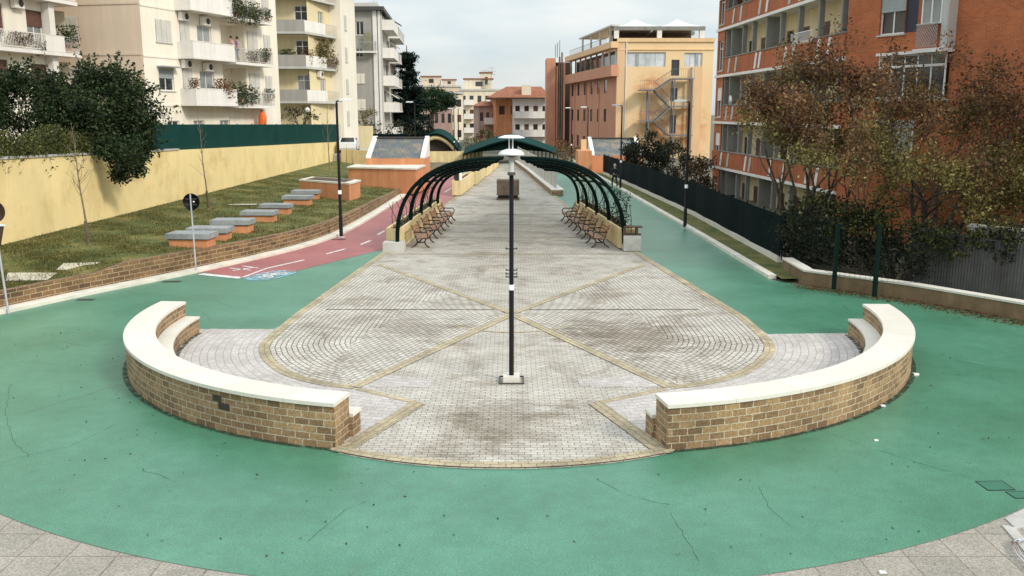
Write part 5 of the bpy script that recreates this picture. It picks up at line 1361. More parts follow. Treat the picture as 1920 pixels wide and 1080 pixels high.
# ---- distant buildings closing the street
def far_block(label, px0, px1, ytop, Y, mat, rows, cols, dep=14, roof=None, balc=None, top=None, rx=.10, wmat='glass', ybot=300):
    a, c = AT(px0,ytop,Y), AT(px1,ytop,Y); F = Fac((a.x,Y),(c.x,Y+.5)); H = a.z; t = thing('apartment_building', label, 'building', ((a.x+c.x)/2,Y,0))
    hs = []; fh = 3.1
    for i in range(rows):
        for j in range(cols):
            u = F.L*(j+.5)/cols; z = H-1.0-fh*i; ww = min(1.2, F.L/cols*.5)
            if z-1.6 > 0: hs.append((u-ww/2, u+ww/2, z-1.6, z-.1))
    b = MB(); b.wall(F, 0, F.L, -.2, H, hs, .25); bodybox(b, F, 0, F.L, dep, -.2, H); b.build('wall', M[mat], t)
    for r in hs:
        b = MB(); b.fbox(F, r[0]-.04, r[1]+.04, -.2, -.12, r[2]-.04, r[3]+.04); o = b.build('window', M[wmat if random.random() < .75 else 'brown'], t)
    if balc:
        for i in range(rows):
            z = H-1.0-fh*i-2.0
            if z < 1: continue
            for (f0, f1) in balc: balcony(F, F.L*f0, F.L*f1, z-.2, t, 1.3, 'solid', .95, 'white')
    if roof:
        rz = H; b = MB(); e = .5; hgt = roof
        p = [F.P(-e,e,rz),F.P(F.L+e,e,rz),F.P(F.L+e,-dep-e,rz),F.P(-e,-dep-e,rz)]; q = [F.P(F.L*.28,-dep*.4,rz+hgt),F.P(F.L*.72,-dep*.4,rz+hgt)]
        b.face([p[0],p[1],q[1],q[0]]); b.face([p[1],p[2],q[1]]); b.face([p[2],p[3],q[0],q[1]]); b.face([p[3],p[0],q[0]]); b.face(p[::-1]); b.build('roof', M['roof_tile'], t)
    else:
        b = MB(); b.fbox(F,-.2,F.L+.2,-dep,.25,H+.001,H+.4); b.build('cornice', M['pale_grey'], t)
    if top:
        for (f0, f1, h) in top:
            b = MB(); b.fbox(F, F.L*f0, F.L*f1, -6, -1.2, H+.401, H+.4+h); o = b.build('penthouse', M[mat], t)
            b = MB(); b.fbox(F, F.L*(f0*.6+f1*.4), F.L*(f0*.35+f1*.65), -1.19, -1.12, H+.4+h*.3, H+.4+h*.75); b.build('window', M['glass'], o)
            b = MB(); b.fbox(F, F.L*f0-.3, F.L*f1+.3, -6.3, -.9, H+.401+h, H+.6+h); b.build('roof_slab', M['roof_tile'], o)
    return F, H, t
far_block('far pinkish block seen under the umbrella pine', 800, 848, 200, 150, 'pinkish', 4, 4, 10)
far_block('long flat topped far block behind the umbrella pine crown', 780, 862, 163, 235, 'beige', 3, 7, 16, top=((.12,.55,2.2),(.6,.9,1.4)))
far_block('cream tower with dark recessed balconies in the middle distance', 838, 868, 176, 190, 'cream', 4, 2, 12)
far_block('stepped cream block with penthouse and aerials at the end of the street', 862, 950, 170, 210, 'cream', 4, 6, 14, top=((.1,.7,2.2),(.45,.68,3.6)), balc=((.08,.3),(.55,.8)))
far_block('low pinkish brown house with dark balconies, left of the red walled house', 897, 932, 199, 165, 'pinkish', 3, 3, 8, roof=.9, balc=((.3,.95),))
F_, H_, tr = far_block('bright orange red walled house under a tiled roof', 930, 974, 186, 160, 'orange', 1, 2, 10)
far_block('white balconied house under a tiled roof next to the salmon tower', 962, 1030, 186, 158, 'white', 4, 4, 10, balc=((.02,.98),))
b = MB(); a, c = AT(912,183,157), AT(1030,183,157); z = a.z; p = [(a.x,156.5,z),(c.x+.5,156.5,z),(c.x+.5,171,z),(a.x,171,z)]; q = [(a.x+3.4,163,z+2.0),(c.x-1.2,163,z+2.0)]
b.face([p[0],p[1],q[1],q[0]]); b.face([p[1],p[2],q[1]]); b.face([p[2],p[3],q[0],q[1]]); b.face([p[3],p[0],q[0]]); b.face(p[::-1]); b.build('roof', M['roof_tile'], tr)
b = MB(); b.box(a.x+6,a.x+7.6,158,161,z+.2,z+2.1); b.build('dormer', M['cream'], tr)
for px, Y, h in ((910,216,4.2),(916,216,3.2),(922,216,4.8),(800,238,2.5),(806,238,1.8)):
    q = AT(px, 165, Y); b = MB(); b.tube([(q.x,Y,q.z-2),(q.x,Y,q.z+h)], .06, 5)
    for k in range(3): b.tube([(q.x-.9,Y,q.z+h-.3-k*.7),(q.x+.9,Y,q.z+h-.3-k*.7)], .04, 4)
    tag(b.build('roof_aerial', M['steel']), 'thin aerial mast on a far roof', 'aerial', 'aerials on the far roofs')
# wall of far greenery and hidden street end
# ---- white car behind the low yellow wall
def car(loc, rz):
    t = thing('parked_car', 'small white car parked behind the low yellow wall', 'car', loc); T = Matrix.Translation(loc) @ Matrix.Rotation(rz,4,'Z')
    b = MB(); prof = [(-1.95,.35),(-2.0,.7),(-1.85,.95),(-1.25,1.02),(-.75,1.42),(.75,1.46),(1.45,1.02),(1.95,.92),(2.0,.5),(1.9,.32)]
    L_ = [T@Vector((x,-.82 if z < 1.1 else -.66,z)) for x,z in prof]; R_ = [T@Vector((x,.82 if z < 1.1 else .66,z)) for x,z in prof]
    b.face(L_); b.face(R_[::-1])
    for i in range(len(prof)): j = (i+1)%len(prof); b.face([L_[i],L_[j],R_[j],R_[i]])
    b.build('body', M['car_white'], t, bevel=.04)
    b = MB()
    for a, c in (((-1.22,1.04),(-.78,1.40)),((1.40,1.04),(.79,1.43))):
        o = -.015 if a[0] < 0 else .015
        b.face([T@Vector((a[0]+o,-.66,a[1]+.012)),T@Vector((a[0]+o,.66,a[1]+.012)),T@Vector((c[0]+o,.58,c[1]+.012)),T@Vector((c[0]+o,-.58,c[1]+.012))])
    for s in (-1,1): b.face([T@Vector((-1.1,s*.79,1.05)),T@Vector((1.25,s*.79,1.05)),T@Vector((.7,s*.69,1.40)),T@Vector((-.7,s*.69,1.38))])
    b.build('window', M['glass'], t)
    for x in (-1.25,1.25):
        for s in (-1,1):
            b = MB(); b.tube([T@Vector((x,s*.66,.31)),T@Vector((x,s*.85,.31))], .31, 18); w = b.build('wheel', M['tyre'], t)
            b = MB(); b.tube([T@Vector((x,s*.851,.31)),T@Vector((x,s*.865,.31))], .19, 12); b.build('rim', M['steel'], w)
    for s in (-1,1):
        b = MB(); b.box(-2.03,-1.93,s*.6-.12,s*.6+.12,.66,.8,0,T); b.build('headlight', M['glass_pale'], t)
q = AT(653,268,87.9); mbx = MB(); mbx.box(q.x-1.1,q.x+2.6,86.1,104,-.02,1.75); tag(struct(mbx.build('raised_street', M['concrete'])), None, None)
car(Vector((q.x,88.3,1.76)), math.radians(-86))
# ================================================================ VEGETATION
def clump_crown(cs, per, size, mb, shell=.45):
    P = []
    for (c, r) in cs:
        n = int(per*r*r); d = rng.normal(size=(n,3)); d /= np.linalg.norm(d,axis=1,keepdims=True)
        p = np.array(c)+d*(r*rng.random(n)**.55)[:,None]*np.array([1,1,.9])
        k = n//4                      # sprigs that stick out of the clump
        for _ in range(7):
            a = rng.normal(size=3); a[2] = abs(a[2])*1.1+.1; a /= np.linalg.norm(a); f = rng.uniform(.5,1.55,max(1,k//7)); j = rng.integers(0, n, len(f))
            p[j] = np.array(c)+a*(r*f)[:,None]+rng.normal(size=(len(f),3))*.05*(1.7-f)[:,None]
        P.append(p)
    mb.cards(np.concatenate(P), size)
def ellips(c, rad, n, cr, surf=.6, flat_bottom=None):
    out = []
    while len(out) < n:
        d = rng.normal(size=3); d /= np.linalg.norm(d); k = rng.random()**(1/3)*(1-surf)+surf*(.75+.25*rng.random())
        p = np.array(c)+d*np.array(rad)*k
        if flat_bottom is not None and p[2] < flat_bottom: continue
        out.append((p, cr*rng.uniform(.6,1.25)))
    return out
def grow(p, d, L, r, depth, segs, tips, spread=.6, up=.15, kids=(2,4), taper=.62, wig=.12):
    pts = [p]; rr = [r]; n = 4; q = p.copy(); dd = d.copy()
    for i in range(n):
        dd = (dd+Vector((random.gauss(0,wig),random.gauss(0,wig),random.gauss(up*.5,wig)))).normalized(); q = q+dd*L/n; pts.append(q.copy()); rr.append(r*(1-(1-taper)*(i+1)/n))
    segs.append((pts, rr))
    if depth == 0: tips.append((pts[-1], dd)); tips.append((pts[2], dd)); return
    for k in range(random.randint(*kids)):
        i = random.choice((2,3,4,4)) if k else 4; a = random.uniform(0,6.28); s = random.uniform(.4,1)*spread
        o = dd.orthogonal().normalized(); o = Matrix.Rotation(a,3,dd) @ o
        nd = (dd+o*s+Vector((0,0,up))).normalized()
        grow(pts[i].copy(), nd, L*random.uniform(.55,.85), rr[i]*taper, depth-1, segs, tips, spread, up, kids, taper, wig)
def tree(label, base, trunks, L, r, depth, leafm, nleaf, lsize, lspread, bark='bark', group=None, name='tree', **kw):
    t = thing(name, label, 'tree', base, group); segs = []; tips = []
    for d in trunks: grow(Vector(base), Vector(d).normalized(), L, r, depth, segs, tips, **kw)
    b = MB(); b2 = MB()
    for pts, rr in segs:
        (b if rr[0] > r*.4 else b2).tube(pts, [max(x,.006) for x in rr], 7 if rr[0] > .03 else 4, 0, False)
    b.build('trunk', M[bark], t, smooth=True)
    if b2.v: b2.build('branches', M[bark], t)
    if nleaf:
        T = np.array([tuple(q[0]) for q in tips]); idx = rng.integers(0, len(T), nleaf)
        P = T[idx]+rng.normal(size=(nleaf,3))*lspread; b = MB(); b.cards(P, lsize)
        if isinstance(leafm, list) and len(leafm) == 3:
            zt = (P[:,2]-P[:,2].min())/(np.ptp(P[:,2])+1e-6); w_ = zt+.22*np.sin(P[:,0]*1.9+P[:,2]*1.3)+rng.normal(size=nleaf)*.16
            b.npm = np.where(w_ > .52, 0, np.where(w_ > .30, 1, 2)).astype(np.int32)
        b.build('foliage', leafm, t)
    return t, tips
def shrub(label, cs, per, size, mat, name='shrub', cat='shrub', group=None, stems=True, zb=None):
    c0 = sum((np.array(c) for c,_ in cs))/len(cs); z = min(c[2]-r for c,r in cs) if zb is None else zb
    t = thing(name, label, cat, (c0[0],c0[1],z), group); b = MB(); clump_crown(cs, per, size, b); b.build('foliage', mat, t)
    if stems:
        b = MB()
        for c, r in cs[::3]: b.tube([(c0[0]+(c[0]-c0[0])*.3,c0[1],z),((c0[0]+c[0])/2+random.uniform(-.2,.2),(c0[1]+c[1])/2,(z+c[2])/2),tuple(c)], [.05,.035,.012], 5, 0, False)
        b.build('trunk', M['bark'], t)
    return t
# evergreens behind the yellow wall
q = AT(205,235,41); e = ellips((q.x,q.y,q.z+.15),(2.0,1.7,2.4),70,.66)
q2 = AT(232,292,38.4); e += ellips((q2.x,q2.y,q2.z),(.95,.7,.9),22,.42)
tb = shrub('big dark evergreen bush bulging over the yellow wall down to its face', e, 900, .16, L1, 'evergreen_tree', 'tree', zb=.9, stems=False)
b = MB(); tq = F.P(F.hit(205,235,-.9)[0], -.9, .6); b.tube([tq, tq+Vector((.1,0,2.2)), tq+Vector((.3,.1,4))], [.16,.12,.05], 7); b.build('trunk', M['bark'], tb)
q = AT(52,226,38.6); e = ellips((q.x,q.y,q.z),(2.9,1.3,1.95),84,.66)
shrub('wide dark evergreen mass behind the yellow wall at the left edge', e, 900, .15, L1, 'evergreen_tree', 'tree', zb=.9)
q = AT(5,190,39); e = ellips((q.x-.6,q.y,q.z),(1.1,1.1,1.1),22,.5)
shrub('feathery darker evergreen top in front of the far left balconies', e, 600, .14, L_dark, 'evergreen_tree', 'tree', zb=.9)
b = MB(); P = []
for i in range(17000):
    u = random.uniform(0, us+1.0); k = random.random(); z = ytop(u)+.12+random.random()**1.2*(.85+.25*math.sin(u*1.3))
    if k < .16: z = ytop(u)+.1-random.random()**2*.45*(1+math.sin(u*2.7))
    p = F.P(u, -.25+random.uniform(-.5,.42), z); P.append(tuple(p))
b.cards(np.array(P), .12)
for i in range(40):
    u = random.uniform(.3,us+.6); p = F.P(u,-.3,ytop(u)+.05); b.tube([p,p+Vector((random.uniform(-.3,.3),0,.5)),p+Vector((random.uniform(-.5,.5),.1,.9))], .012, 4)
tag(b.build('ivy_hedge', L_ivy), 'strip of yellow green ivy hedge along the top of the yellow wall', 'hedge')
# young bare saplings on the bank
for px, by, ty, lab, k in ((167,459,233,'leafless sapling with a dozen fine upward twigs nearest the left edge of the lawn',3),(391,391,226,'slim bare sapling standing close to the yellow wall beyond the round sign',2),
    (618,333,190,'thin bare sapling just left of the tall black lamp post',2),(710,342,268,'bare stem with a brown tree guard in front of the orange terrace',1),(651,325,272,'short bare stem right of the tall black lamp post',1),(661,313,275,'faint pale stem near the low yellow wall',1)):
    p = GB(px,by); p.z -= .05; H = (by-ty)*p.y/1700*1.02; t = thing('sapling', lab, 'tree', p, 'young bare trees on the grass bank')
    lean = {167:-.06,391:-.05}.get(px,0)
    tr = [p+Vector((lean*H*f+.02*math.sin(f*9),0,H*f)) for f in (0,.15,.3,.45,.6,.75,.9,1)]
    b = MB(); b.tube(tr, [.045,.040,.034,.028,.022,.016,.010,.005], 7); b.build('trunk', M['barkpale'], t, smooth=True)
    segs = []; tips = []
    for i in range(26 if k == 3 else 14 if k == 2 else 4):
        f = random.uniform(.38,.98) if k == 3 else random.uniform(.3,.95); a = random.uniform(0,6.28); o = p+Vector((lean*H*f,0,H*f))
        grow(o, Vector((math.cos(a),math.sin(a),1.1)), .55*(1.25-f)*min(1.4,H/4), .009, 1, segs, tips, kids=(1,2), wig=.08)
    b = MB()
    for pts, rr in segs: b.tube(pts, [max(.005,x) for x in rr], 4, 0, False)
    if k > 1: b.build('branches', M['barkpale'], t)
    if px in (391,710,167):
        b = MB(); b.tube([p+Vector((.0,0,.1)),p+Vector((lean*H*.2,0,.9))], .058, 8); b.build('tree_guard', M['dark_wood'] if px != 167 else M['bark'], t)
# autumn trees at the right
p1 = Vector((11.6,36.0,-.05)); p2 = Vector((15.0,32.3,-.05))
random.seed(21)
tree('autumn tree with rust and olive leaves before the terracotta balconies', p1, [(.05,0,1),(-.35,.05,1),(.38,.1,1),(.1,-.15,1),(-.95,-.1,.75),(.8,.1,.6),(-.5,-.4,.6)], 2.65, .10, 4, [L_brown,L_olive,L_lime], 27000, .13, .22, spread=.75, up=.1, kids=(2,3), taper=.66)
random.seed(33)
tree('sparse autumn tree with thinning yellowish leaves before the orange brick wall', p2, [(0,0,1),(-.4,0,1),(.4,-.05,1),(.15,.2,1),(-.15,-.1,1),(-.8,-.2,.7),(.9,-.1,.6),(.2,-.6,.6)], 2.75, .10, 4, [L_brown,L_olive,L_lime], 25000, .12, .22, spread=.85, up=.08, kids=(2,3), taper=.66)
random.seed(40)
tree('small yellowing tree at the right edge, lower than its neighbours', Vector((17.2,30.5,-.05)), [(0,0,1),(-.3,0,1),(.3,0,1)], 1.6, .07, 4, [L_olive,L_lime], 12000, .115, .24, spread=.8, up=.05, kids=(2,3))
random.seed(5)
# ivy hedge and shrubs behind the low wall
cs = []
for i in range(130):
    f = random.random(); bx_, by_ = 9.9+f*5.6, 32.0-f*6.0; h = 2.0+.35*math.sin(f*9); cs.append((np.array((bx_+random.uniform(-.1,.9), by_+random.uniform(.1,1.0), .25+random.random()**.8*h*(.9 if f < .7 else .75))), random.uniform(.3,.55)))
cs = [c for c in cs if not (13.2 < c[0][0] < 15.2 and c[0][2] < 1.15)]
shrub('dense dark ivy tangle filling the gap behind the low wall and green posts', cs, 560, .13, L_dark, 'ivy_shrub', 'shrub')
cs = []
for i in range(64): f = random.random(); cs.append((np.array((11.0+f*4.3, 31.0-f*4.3+random.uniform(-.2,.6), 1.7+random.uniform(-.45,.5)+.25*math.sin(f*7))), random.uniform(.22,.42)))
shrub('lighter olive ivy growing over the top of the dark tangle', cs, 380, .12, L_ivy, 'ivy_shrub', 'shrub', stems=False)
cs = [(np.array((random.uniform(10.2,13.2), random.uniform(32.5,34.5), random.uniform(.2,2.3))), random.uniform(.35,.6)) for _ in range(46)]; shrub('dark leafy undergrowth around the trunk of the rust coloured autumn tree', cs, 420, .14, [L_dark, L_ivy])
cs = ellips((16.6,27.2,1.2),(.9,.9,1.5),14,.45); shrub('dark conifer-like shrub cut by the right edge of the picture', cs, 420, .12, L1)
cs = ellips((15.9,29.6,2.0),(1.1,.8,.9),12,.45); shrub('yellow green bush glowing behind the grey sheet fence', cs, 330, .12, L_olive)
t = thing('mesh_fence', 'green wire mesh fence with two stout posts standing before the dark ivy', 'fence', G(1600,525,.5)); PP = [Vector((9.75,32.7,.5))]
for px, h in ((1568,2.15),(1645,2.25)):
    q = G(px, 520 if px == 1568 else 533, .5); b = MB(); b.box(q.x-.055,q.x+.055,q.y+.15-.055,q.y+.15+.055,.1,h)
    b.box(q.x-.07,q.x+.07,q.y+.08,q.y+.22,.502,.53); b.build('post', M['green_post'], t); PP.append(Vector((q.x,q.y+.15,.5)))
PP.append(Vector((13.0,26.3,.5))); b = MB()
for p, q in zip(PP, PP[1:]):
    L_ = (q-p).length; nv_ = int(L_/.16)
    for k in range(11): b.tube([p+Vector((0,0,.06+k*.17)), q+Vector((0,0,.06+k*.17))], .0055, 3, 0, False)
    for k in range(1, nv_): w_ = p.lerp(q, k/nv_); b.tube([w_+Vector((0,0,.04)), w_+Vector((0,0,1.78))], .0045, 3, 0, False)
b.build('wire_mesh', M['green_post'], t)
t = thing('sheet_fence', 'grey corrugated sheet fence behind the low wall at far right', 'fence', (14.3,27.9,0))
Fg = Fac((13.1,29.6),(15.6,26.2)); b = MB(); n = 90
for i in range(n):
    a, c = Fg.L*i/n, Fg.L*(i+1)/n; wa, wc = .03*(i%2), .03*((i+1)%2); b.hexa([Fg.P(a,wa,0),Fg.P(c,wc,0),Fg.P(c,wc-.012,0),Fg.P(a,wa-.012,0),Fg.P(a,wa,1.85-.05*a),Fg.P(c,wc,1.85-.05*c),Fg.P(c,wc-.012,1.85-.05*c),Fg.P(a,wa-.012,1.85-.05*a)])
b.build('sheet', M['corr'], t)
b = MB(); b.fbox(Fg, 1.7, Fg.L+1, -.6, -.4, 0, 1.98); b.fbox(Fg,1.65,Fg.L+1.05,-.65,-.35,1.981,2.06); tag(b.build('garden_wall', M['pale_grey']), 'strip of white topped wall just above the grey sheet fence', 'wall')
# dark shrubs behind the screen fence
cs = ellips((10.9,74,1.6),(1.9,2.2,2.2),38,.62,flat_bottom=-.2); shrub('large dark bush with rusty edges behind the screen fence below the fire escape', cs, 620, .21, L_dark)
cs = ellips((13.2,76,1.2),(1.6,1.5,1.9),22,.55,flat_bottom=-.2); shrub('dark bush behind the fence between the fire escape and the terracotta flats', cs, 600, .20, L_dark)
cs = ellips((12.6,62,1.3),(1.1,1.6,1.3),20,.5,flat_bottom=-.2); shrub('smaller dark bush with pinkish twigs next to the terracotta flats', cs, 600, .17, [L_dark, L_brown])
# cedar, pine and far shrubs
def layered(label, base, H, rad, mat, seed):
    random.seed(seed); t = thing('cedar_tree', label, 'tree', base); b = MB(); b.tube([base, base+Vector((.1,0,H*.5)), base+Vector((0,0,H))], [.38,.25,.05], 8); b.build('trunk', M['bark'], t)
    b = MB(); br = MB(); P = []
    for k in range(17):
        z = H*(.10+.86*k/17)+random.uniform(-.25,.25); rr = rad*(1-.72*k/17)*random.uniform(.55,1.2)
        for j in range(6):
            a = random.uniform(0,6.28); l = rr*random.uniform(.6,1.1); o = base+Vector((0,0,z)); e_ = o+Vector((math.cos(a)*l,math.sin(a)*l,-.05*l+random.uniform(0,.25)))
            br.tube([o, o.lerp(e_,.5)+Vector((0,0,.12)), e_], [.07,.05,.02], 4)
            for i in range(int(300*l)):
                f = random.random()**.6; c = o.lerp(e_,f); P.append((c.x+random.gauss(0,.38), c.y+random.gauss(0,.38), c.z+random.gauss(-.08,.2)))
    br.build('branches', M['bark'], t); b.cards(np.array(P), .34, flat=.5); b.build('foliage', mat, t)
q = AT(766,262,124); layered('tall dark cedar with drooping layered branches beside the grey block', Vector((q.x,124,0)), 14.3, 3.4, L_cedar, 9)
q = AT(797,262,122); cs = ellips((q.x,122,2.9),(1.5,1.5,2.6),26,.7); shrub('dark evergreen clump at the foot of the umbrella pine', cs, 120, .32, L_cedar)
q = AT(813,186,135); t = thing('umbrella_pine', 'broad flat topped umbrella pine with dark green crown', 'tree', (q.x,135,0))
b = MB(); b.tube([(q.x-.6,135,0),(q.x-.3,135,3.5),(q.x,135,6.5)], [.3,.24,.16], 8)
for a in range(7): b.tube([(q.x-.15,135,5.2),(q.x+1.8*math.cos(a*.9),135+1.8*math.sin(a*.9),7)], [.12,.04], 5)
b.build('trunk', M['bark'], t)
cs = ellips((q.x,135,q.z-.2),(3.2,3.0,1.55),75,.85,flat_bottom=q.z-1.4); b = MB(); clump_crown(cs, 260, .28, b); b.build('foliage', L_pine, t)
for (px,py,Y,rx,rz_,mat,lab) in ((892,272,108,1.5,1.0,L_olive,'yellow green bush left of the wide dark canopy'),(905,262,116,1.6,1.1,L_ivy,'greener bush behind the wide dark canopy'),(912,262,140,2.2,1.3,L_dark,'dark shrubs below the red walled house'),
    (1062,288,100,1.3,.9,L_red,'rusty orange bush at the foot of the office block, left one'),(1086,290,106,1.2,.9,L_red,'rusty orange bush beside the orange annex'),(1052,276,118,1.3,1.0,L_brown,'dull brown bush below the dark flues'),
    (688,222,101,1.3,.9,L_olive,'loose olive tree crown above the pale yellow garden wall'),(706,248,101,.6,1.2,L_dark,'narrow dark shrub at the corner of the grey block'),(745,243,96,1.6,.9,L_dark,'dark bushes above the green screen behind the left skylight')):
    q = AT(px,py,Y); shrub(lab, ellips(tuple(q),(rx,rx,rz_),16,.5), 120, .24, mat)
q = AT(563,212,83.6); shrub('dark hedge in front of the ground floor of the pale yellow block', ellips((q.x,83,q.z-.1),(1.9,.4,.85),20,.4), 260, .17, L_dark, 'hedge', 'hedge')
b = MB(); q = AT(578,205,83); b.lathe([(.02,.5),(.15,.42),(.24,.28),(.2,.1),(.06,0)], (q.x,82.6,q.z-.3), 12); tag(b.build('white_bundle', M['white']), 'pale rounded bundle on the dark hedge under the grey balcony', 'bundle')

# ================================================================ PEOPLE
def skinfig(name, nodes, edges, mat, par, root=0, sub=1):
    me = bpy.data.meshes.new(name); me.from_pydata([n[0] for n in nodes], edges, []); ob = bpy.data.objects.new(name, me); C.objects.link(ob); ob.parent = par
    m = ob.modifiers.new('skin', 'SKIN'); m.use_smooth_shade = True
    for i, n in enumerate(nodes):
        s = me.skin_vertices[0].data[i]; r = n[1]; s.radius = r if isinstance(r, tuple) else (r, r); s.use_root = (i == root)
    ob.modifiers.new('sub', 'SUBSURF').levels = sub; ob.modifiers['sub'].render_levels = sub; me.materials.append(M[mat]); return ob
def person(loc, rz, label, top, leg, hair, stride=.25, arm=.15, bend=0, group=None):
    t = thing('person', label, 'person', loc, group); t.rotation_euler = (0,0,rz); t['_org'] = [0,0,0]
    N = [((0,0,.96),.115),((0,.01,1.15),.115),((0,.0,1.34),.125),((0,.0,1.47),.06),((0,-.015,1.54),.055),((0,-.02,1.63),(.078,.095)),((0,-.015,1.70),(.07,.085))]; E_ = [(0,1),(1,2),(2,3),(3,4),(4,5),(5,6)]
    nose = len(N); N.append(((0,-.115,1.62),.016)); E_.append((5,nose))
    fig = {'arm': [], 'leg': []}
    for s in (-1,1):
        i = len(N); sw = s*stride; aw = -s*arm
        sh, el, wr_ = (s*.19,0,1.41), (s*.25,aw*.5+.02,1.14), (s*.25,aw-.10-bend*.15,.93+bend*.2)
        N += [(sh,.058),(el,.042),(wr_,.030),((s*.25,wr_[1]-.03,wr_[2]-.08),(.040,.022))]; E_ += [(2,i),(i,i+1),(i+1,i+2),(i+2,i+3)]
        h = N[-1][0]
        for k in range(5):
            j = len(N); dx = (-.03+.02*k) if k < 4 else 0; l = (.07,.085,.08,.06,.05)[k]
            N.append(((h[0]+dx*.3,h[1]+(-.03+.02*k if k < 4 else -.05),h[2]-(.03 if k == 4 else l)),.009)); E_.append((i+3,j))
        fig['arm'].append((sh,el,wr_))
        i = len(N); hp, kn, an = (s*.095,0,.90), (s*.10,-sw*.55-.04,.50), (s*.10,-sw*.6+.12*(s*stride < 0),.09)
        N += [(hp,.085),(kn,.058),(an,.040),((s*.11,an[1]-.15,.035),(.042,.03))]; E_ += [(0,i),(i,i+1),(i+1,i+2),(i+2,i+3)]
        fig['leg'].append((hp,kn,an,(s*.11,an[1]-.15,.035)))
    body = skinfig('body', N, E_, 'skin', t)
    J = [((0,0,.93),.14),((0,.01,1.15),.135),((0,0,1.34),.145),((0,0,1.46),.075)]; JE = [(0,1),(1,2),(2,3)]
    for a in fig['arm']:
        i = len(J); J += [(a[0],.075),(a[1],.056),(a[2],.045)]; JE += [(2,i),(i,i+1),(i+1,i+2)]
    skinfig('jacket', J, JE, top, t)
    J = [((0,0,.98),.125)]; JE = []
    for l in fig['leg']:
        i = len(J); J += [(l[0],.10),(l[1],.072),((l[2][0],l[2][1],l[2][2]+.02),.058)]; JE += [(0,i),(i,i+1),(i+1,i+2)]
    skinfig('trousers', J, JE, leg, t)
    for l in fig['leg']:
        b = MB(); x, y, z = l[2]; b.tube([(x,y+.06,.045),(x,y-.06,.05),(l[3][0],l[3][1]-.05,.035)], [.045,.05,.04], 8); b.build('shoe', M['black'], t)
    b = MB(); b.lathe([(.085,1.60),(.104,1.66),(.098,1.72),(.06,1.78),(.01,1.795)], (0,.012,0), 14); b.build('hair', M[hair], t, smooth=True)
    for s in (-1,1):
        b = MB(); b.tube([(s*.032,-.098,1.645),(s*.032,-.104,1.645)], .010, 6); b.build('eye', M['black'], t)
        b = MB(); b.tube([(s*.086,.0,1.63),(s*.098,.005,1.63)], .025, 6); b.build('ear', M['skin'], t)
    b = MB(); b.box(-.022,.022,-.103,-.098,1.575,1.582); b.build('mouth', M['terracotta'], t)
    return t
person(G(1152,352), math.radians(200), 'person in dark clothes walking along the right hand path beside the screen fence', 'jacket', 'trousers', 'hair_grey', .28, .18)
zf = 8.88+.182
q = F1.P(9.3,.62,zf); person(q, math.radians(-60), 'person in a lilac top and jeans, standing further along the upper balcony', 'lilac', 'jeans', 'hair_dark', .03, .05, .6)
q = F1.P(8.65,.55,zf); person(q, math.radians(-40), 'person in a pale pink top, at the near end of the upper balcony', 'pinktop', 'jeans', 'hair_dark', .03, .05, .3)

# ================================================================ SKY, SUN, CAMERA
sc = bpy.context.scene; w = bpy.data.worlds.new('World'); sc.world = w; w.use_nodes = True
n, l = w.node_tree.nodes, w.node_tree.links; bg = n['Background']
EL, AZ = math.radians(34), math.radians(128)      # azimuth from north (+y), clockwise: behind and to the right
sky = n.new('ShaderNodeTexSky'); sky.sky_type = 'NISHITA'; sky.sun_disc = False; sky.sun_elevation = EL; sky.sun_rotation = AZ; sky.air_density = 1.0; sky.dust_density = 2.0
tc = n.new('ShaderNodeTexCoord'); mp = n.new('ShaderNodeMapping'); mp.inputs['Scale'].default_value = (1.6,1.6,6.5); l.new(tc.outputs['Generated'], mp.inputs['Vector'])
nz = n.new('ShaderNodeTexNoise'); nz.inputs['Scale'].default_value = 2.2; nz.inputs['Detail'].default_value = 7; nz.inputs['Roughness'].default_value = .55; nz.inputs['Distortion'].default_value = .5; l.new(mp.outputs[0], nz.inputs['Vector'])
cr = n.new('ShaderNodeValToRGB'); cr.color_ramp.elements[0].position = .30; cr.color_ramp.elements[0].color = (.70,.70,.70,1); cr.color_ramp.elements[1].position = .66; cr.color_ramp.elements[1].color = (1,1,1,1); l.new(nz.outputs[0], cr.inputs[0])
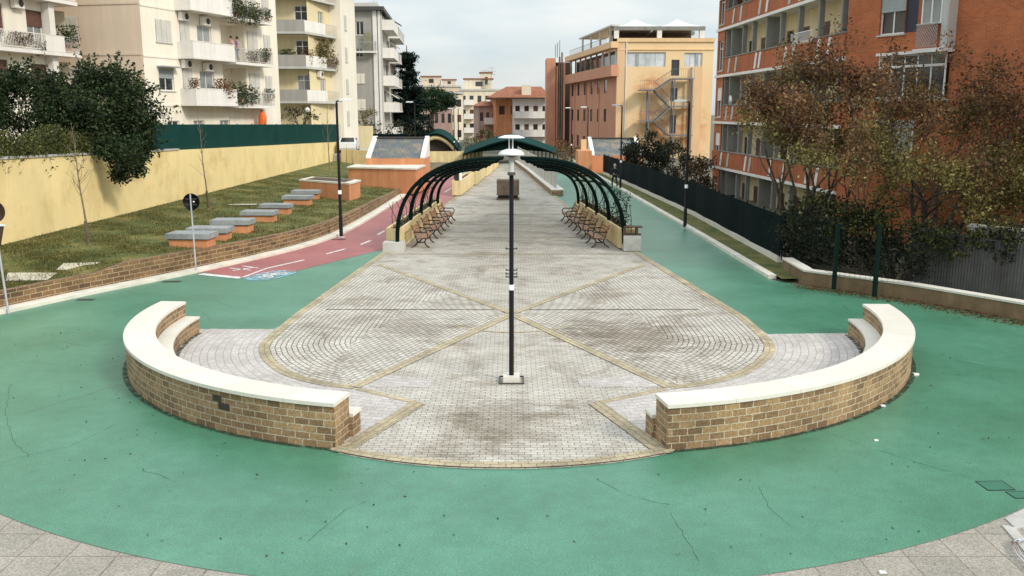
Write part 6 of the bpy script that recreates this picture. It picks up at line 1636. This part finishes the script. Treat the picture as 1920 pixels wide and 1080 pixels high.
nz2 = n.new('ShaderNodeTexNoise'); nz2.inputs['Scale'].default_value = 3.1; nz2.inputs['Detail'].default_value = 6; l.new(mp.outputs[0], nz2.inputs['Vector'])
cc = n.new('ShaderNodeValToRGB'); e = cc.color_ramp.elements; e[0].position = .35; e[0].color = (5.0,5.8,6.15,1); e[1].position = .62; e[1].color = (6.5,6.75,6.65,1); l.new(nz2.outputs[0], cc.inputs[0])
mx = n.new('ShaderNodeMix'); mx.data_type = 'RGBA'; l.new(cr.outputs[0], mx.inputs[0]); l.new(sky.outputs[0], mx.inputs[6]); l.new(cc.outputs[0], mx.inputs[7]); 
sp = n.new('ShaderNodeSeparateXYZ'); l.new(tc.outputs['Generated'], sp.inputs[0])      # an overcast sky is brighter overhead than at the horizon
ma = n.new('ShaderNodeMath'); ma.operation = 'MULTIPLY_ADD'; ma.use_clamp = False; l.new(sp.outputs[2], ma.inputs[0]); ma.inputs[1].default_value = .95; ma.inputs[2].default_value = .95
vm = n.new('ShaderNodeVectorMath'); vm.operation = 'SCALE'; l.new(mx.outputs[2], vm.inputs[0]); l.new(ma.outputs[0], vm.inputs['Scale']); l.new(vm.outputs[0], bg.inputs['Color'])
bg.inputs['Strength'].default_value = .088
sd = bpy.data.lights.new('sun', 'SUN'); sd.energy = 1.5; sd.angle = math.radians(10); sd.color = (1,.93,.82); so = bpy.data.objects.new('sun', sd); C.objects.link(so)
dv = Vector((math.sin(AZ)*math.cos(EL), math.cos(AZ)*math.cos(EL), math.sin(EL))); so.rotation_euler = dv.to_track_quat('Z','Y').to_euler(); so.location = (20,-20,40)
cd = bpy.data.cameras.new('camera'); co = bpy.data.objects.new('camera', cd); C.objects.link(co); co.location = (0,0,CAMZ); co.rotation_euler = (math.pi/2-PIT,0,0)
cd.sensor_width = 36; cd.lens = FOC/1920*36; cd.clip_end = 4000; cd.clip_start = .1; sc.camera = co
vs = sc.view_settings; vs.view_transform = 'Standard'; vs.look = 'None'; vs.exposure = 0.62; vs.gamma = 1
for o in list(bpy.data.objects):
    if '_org' in o: del o['_org']
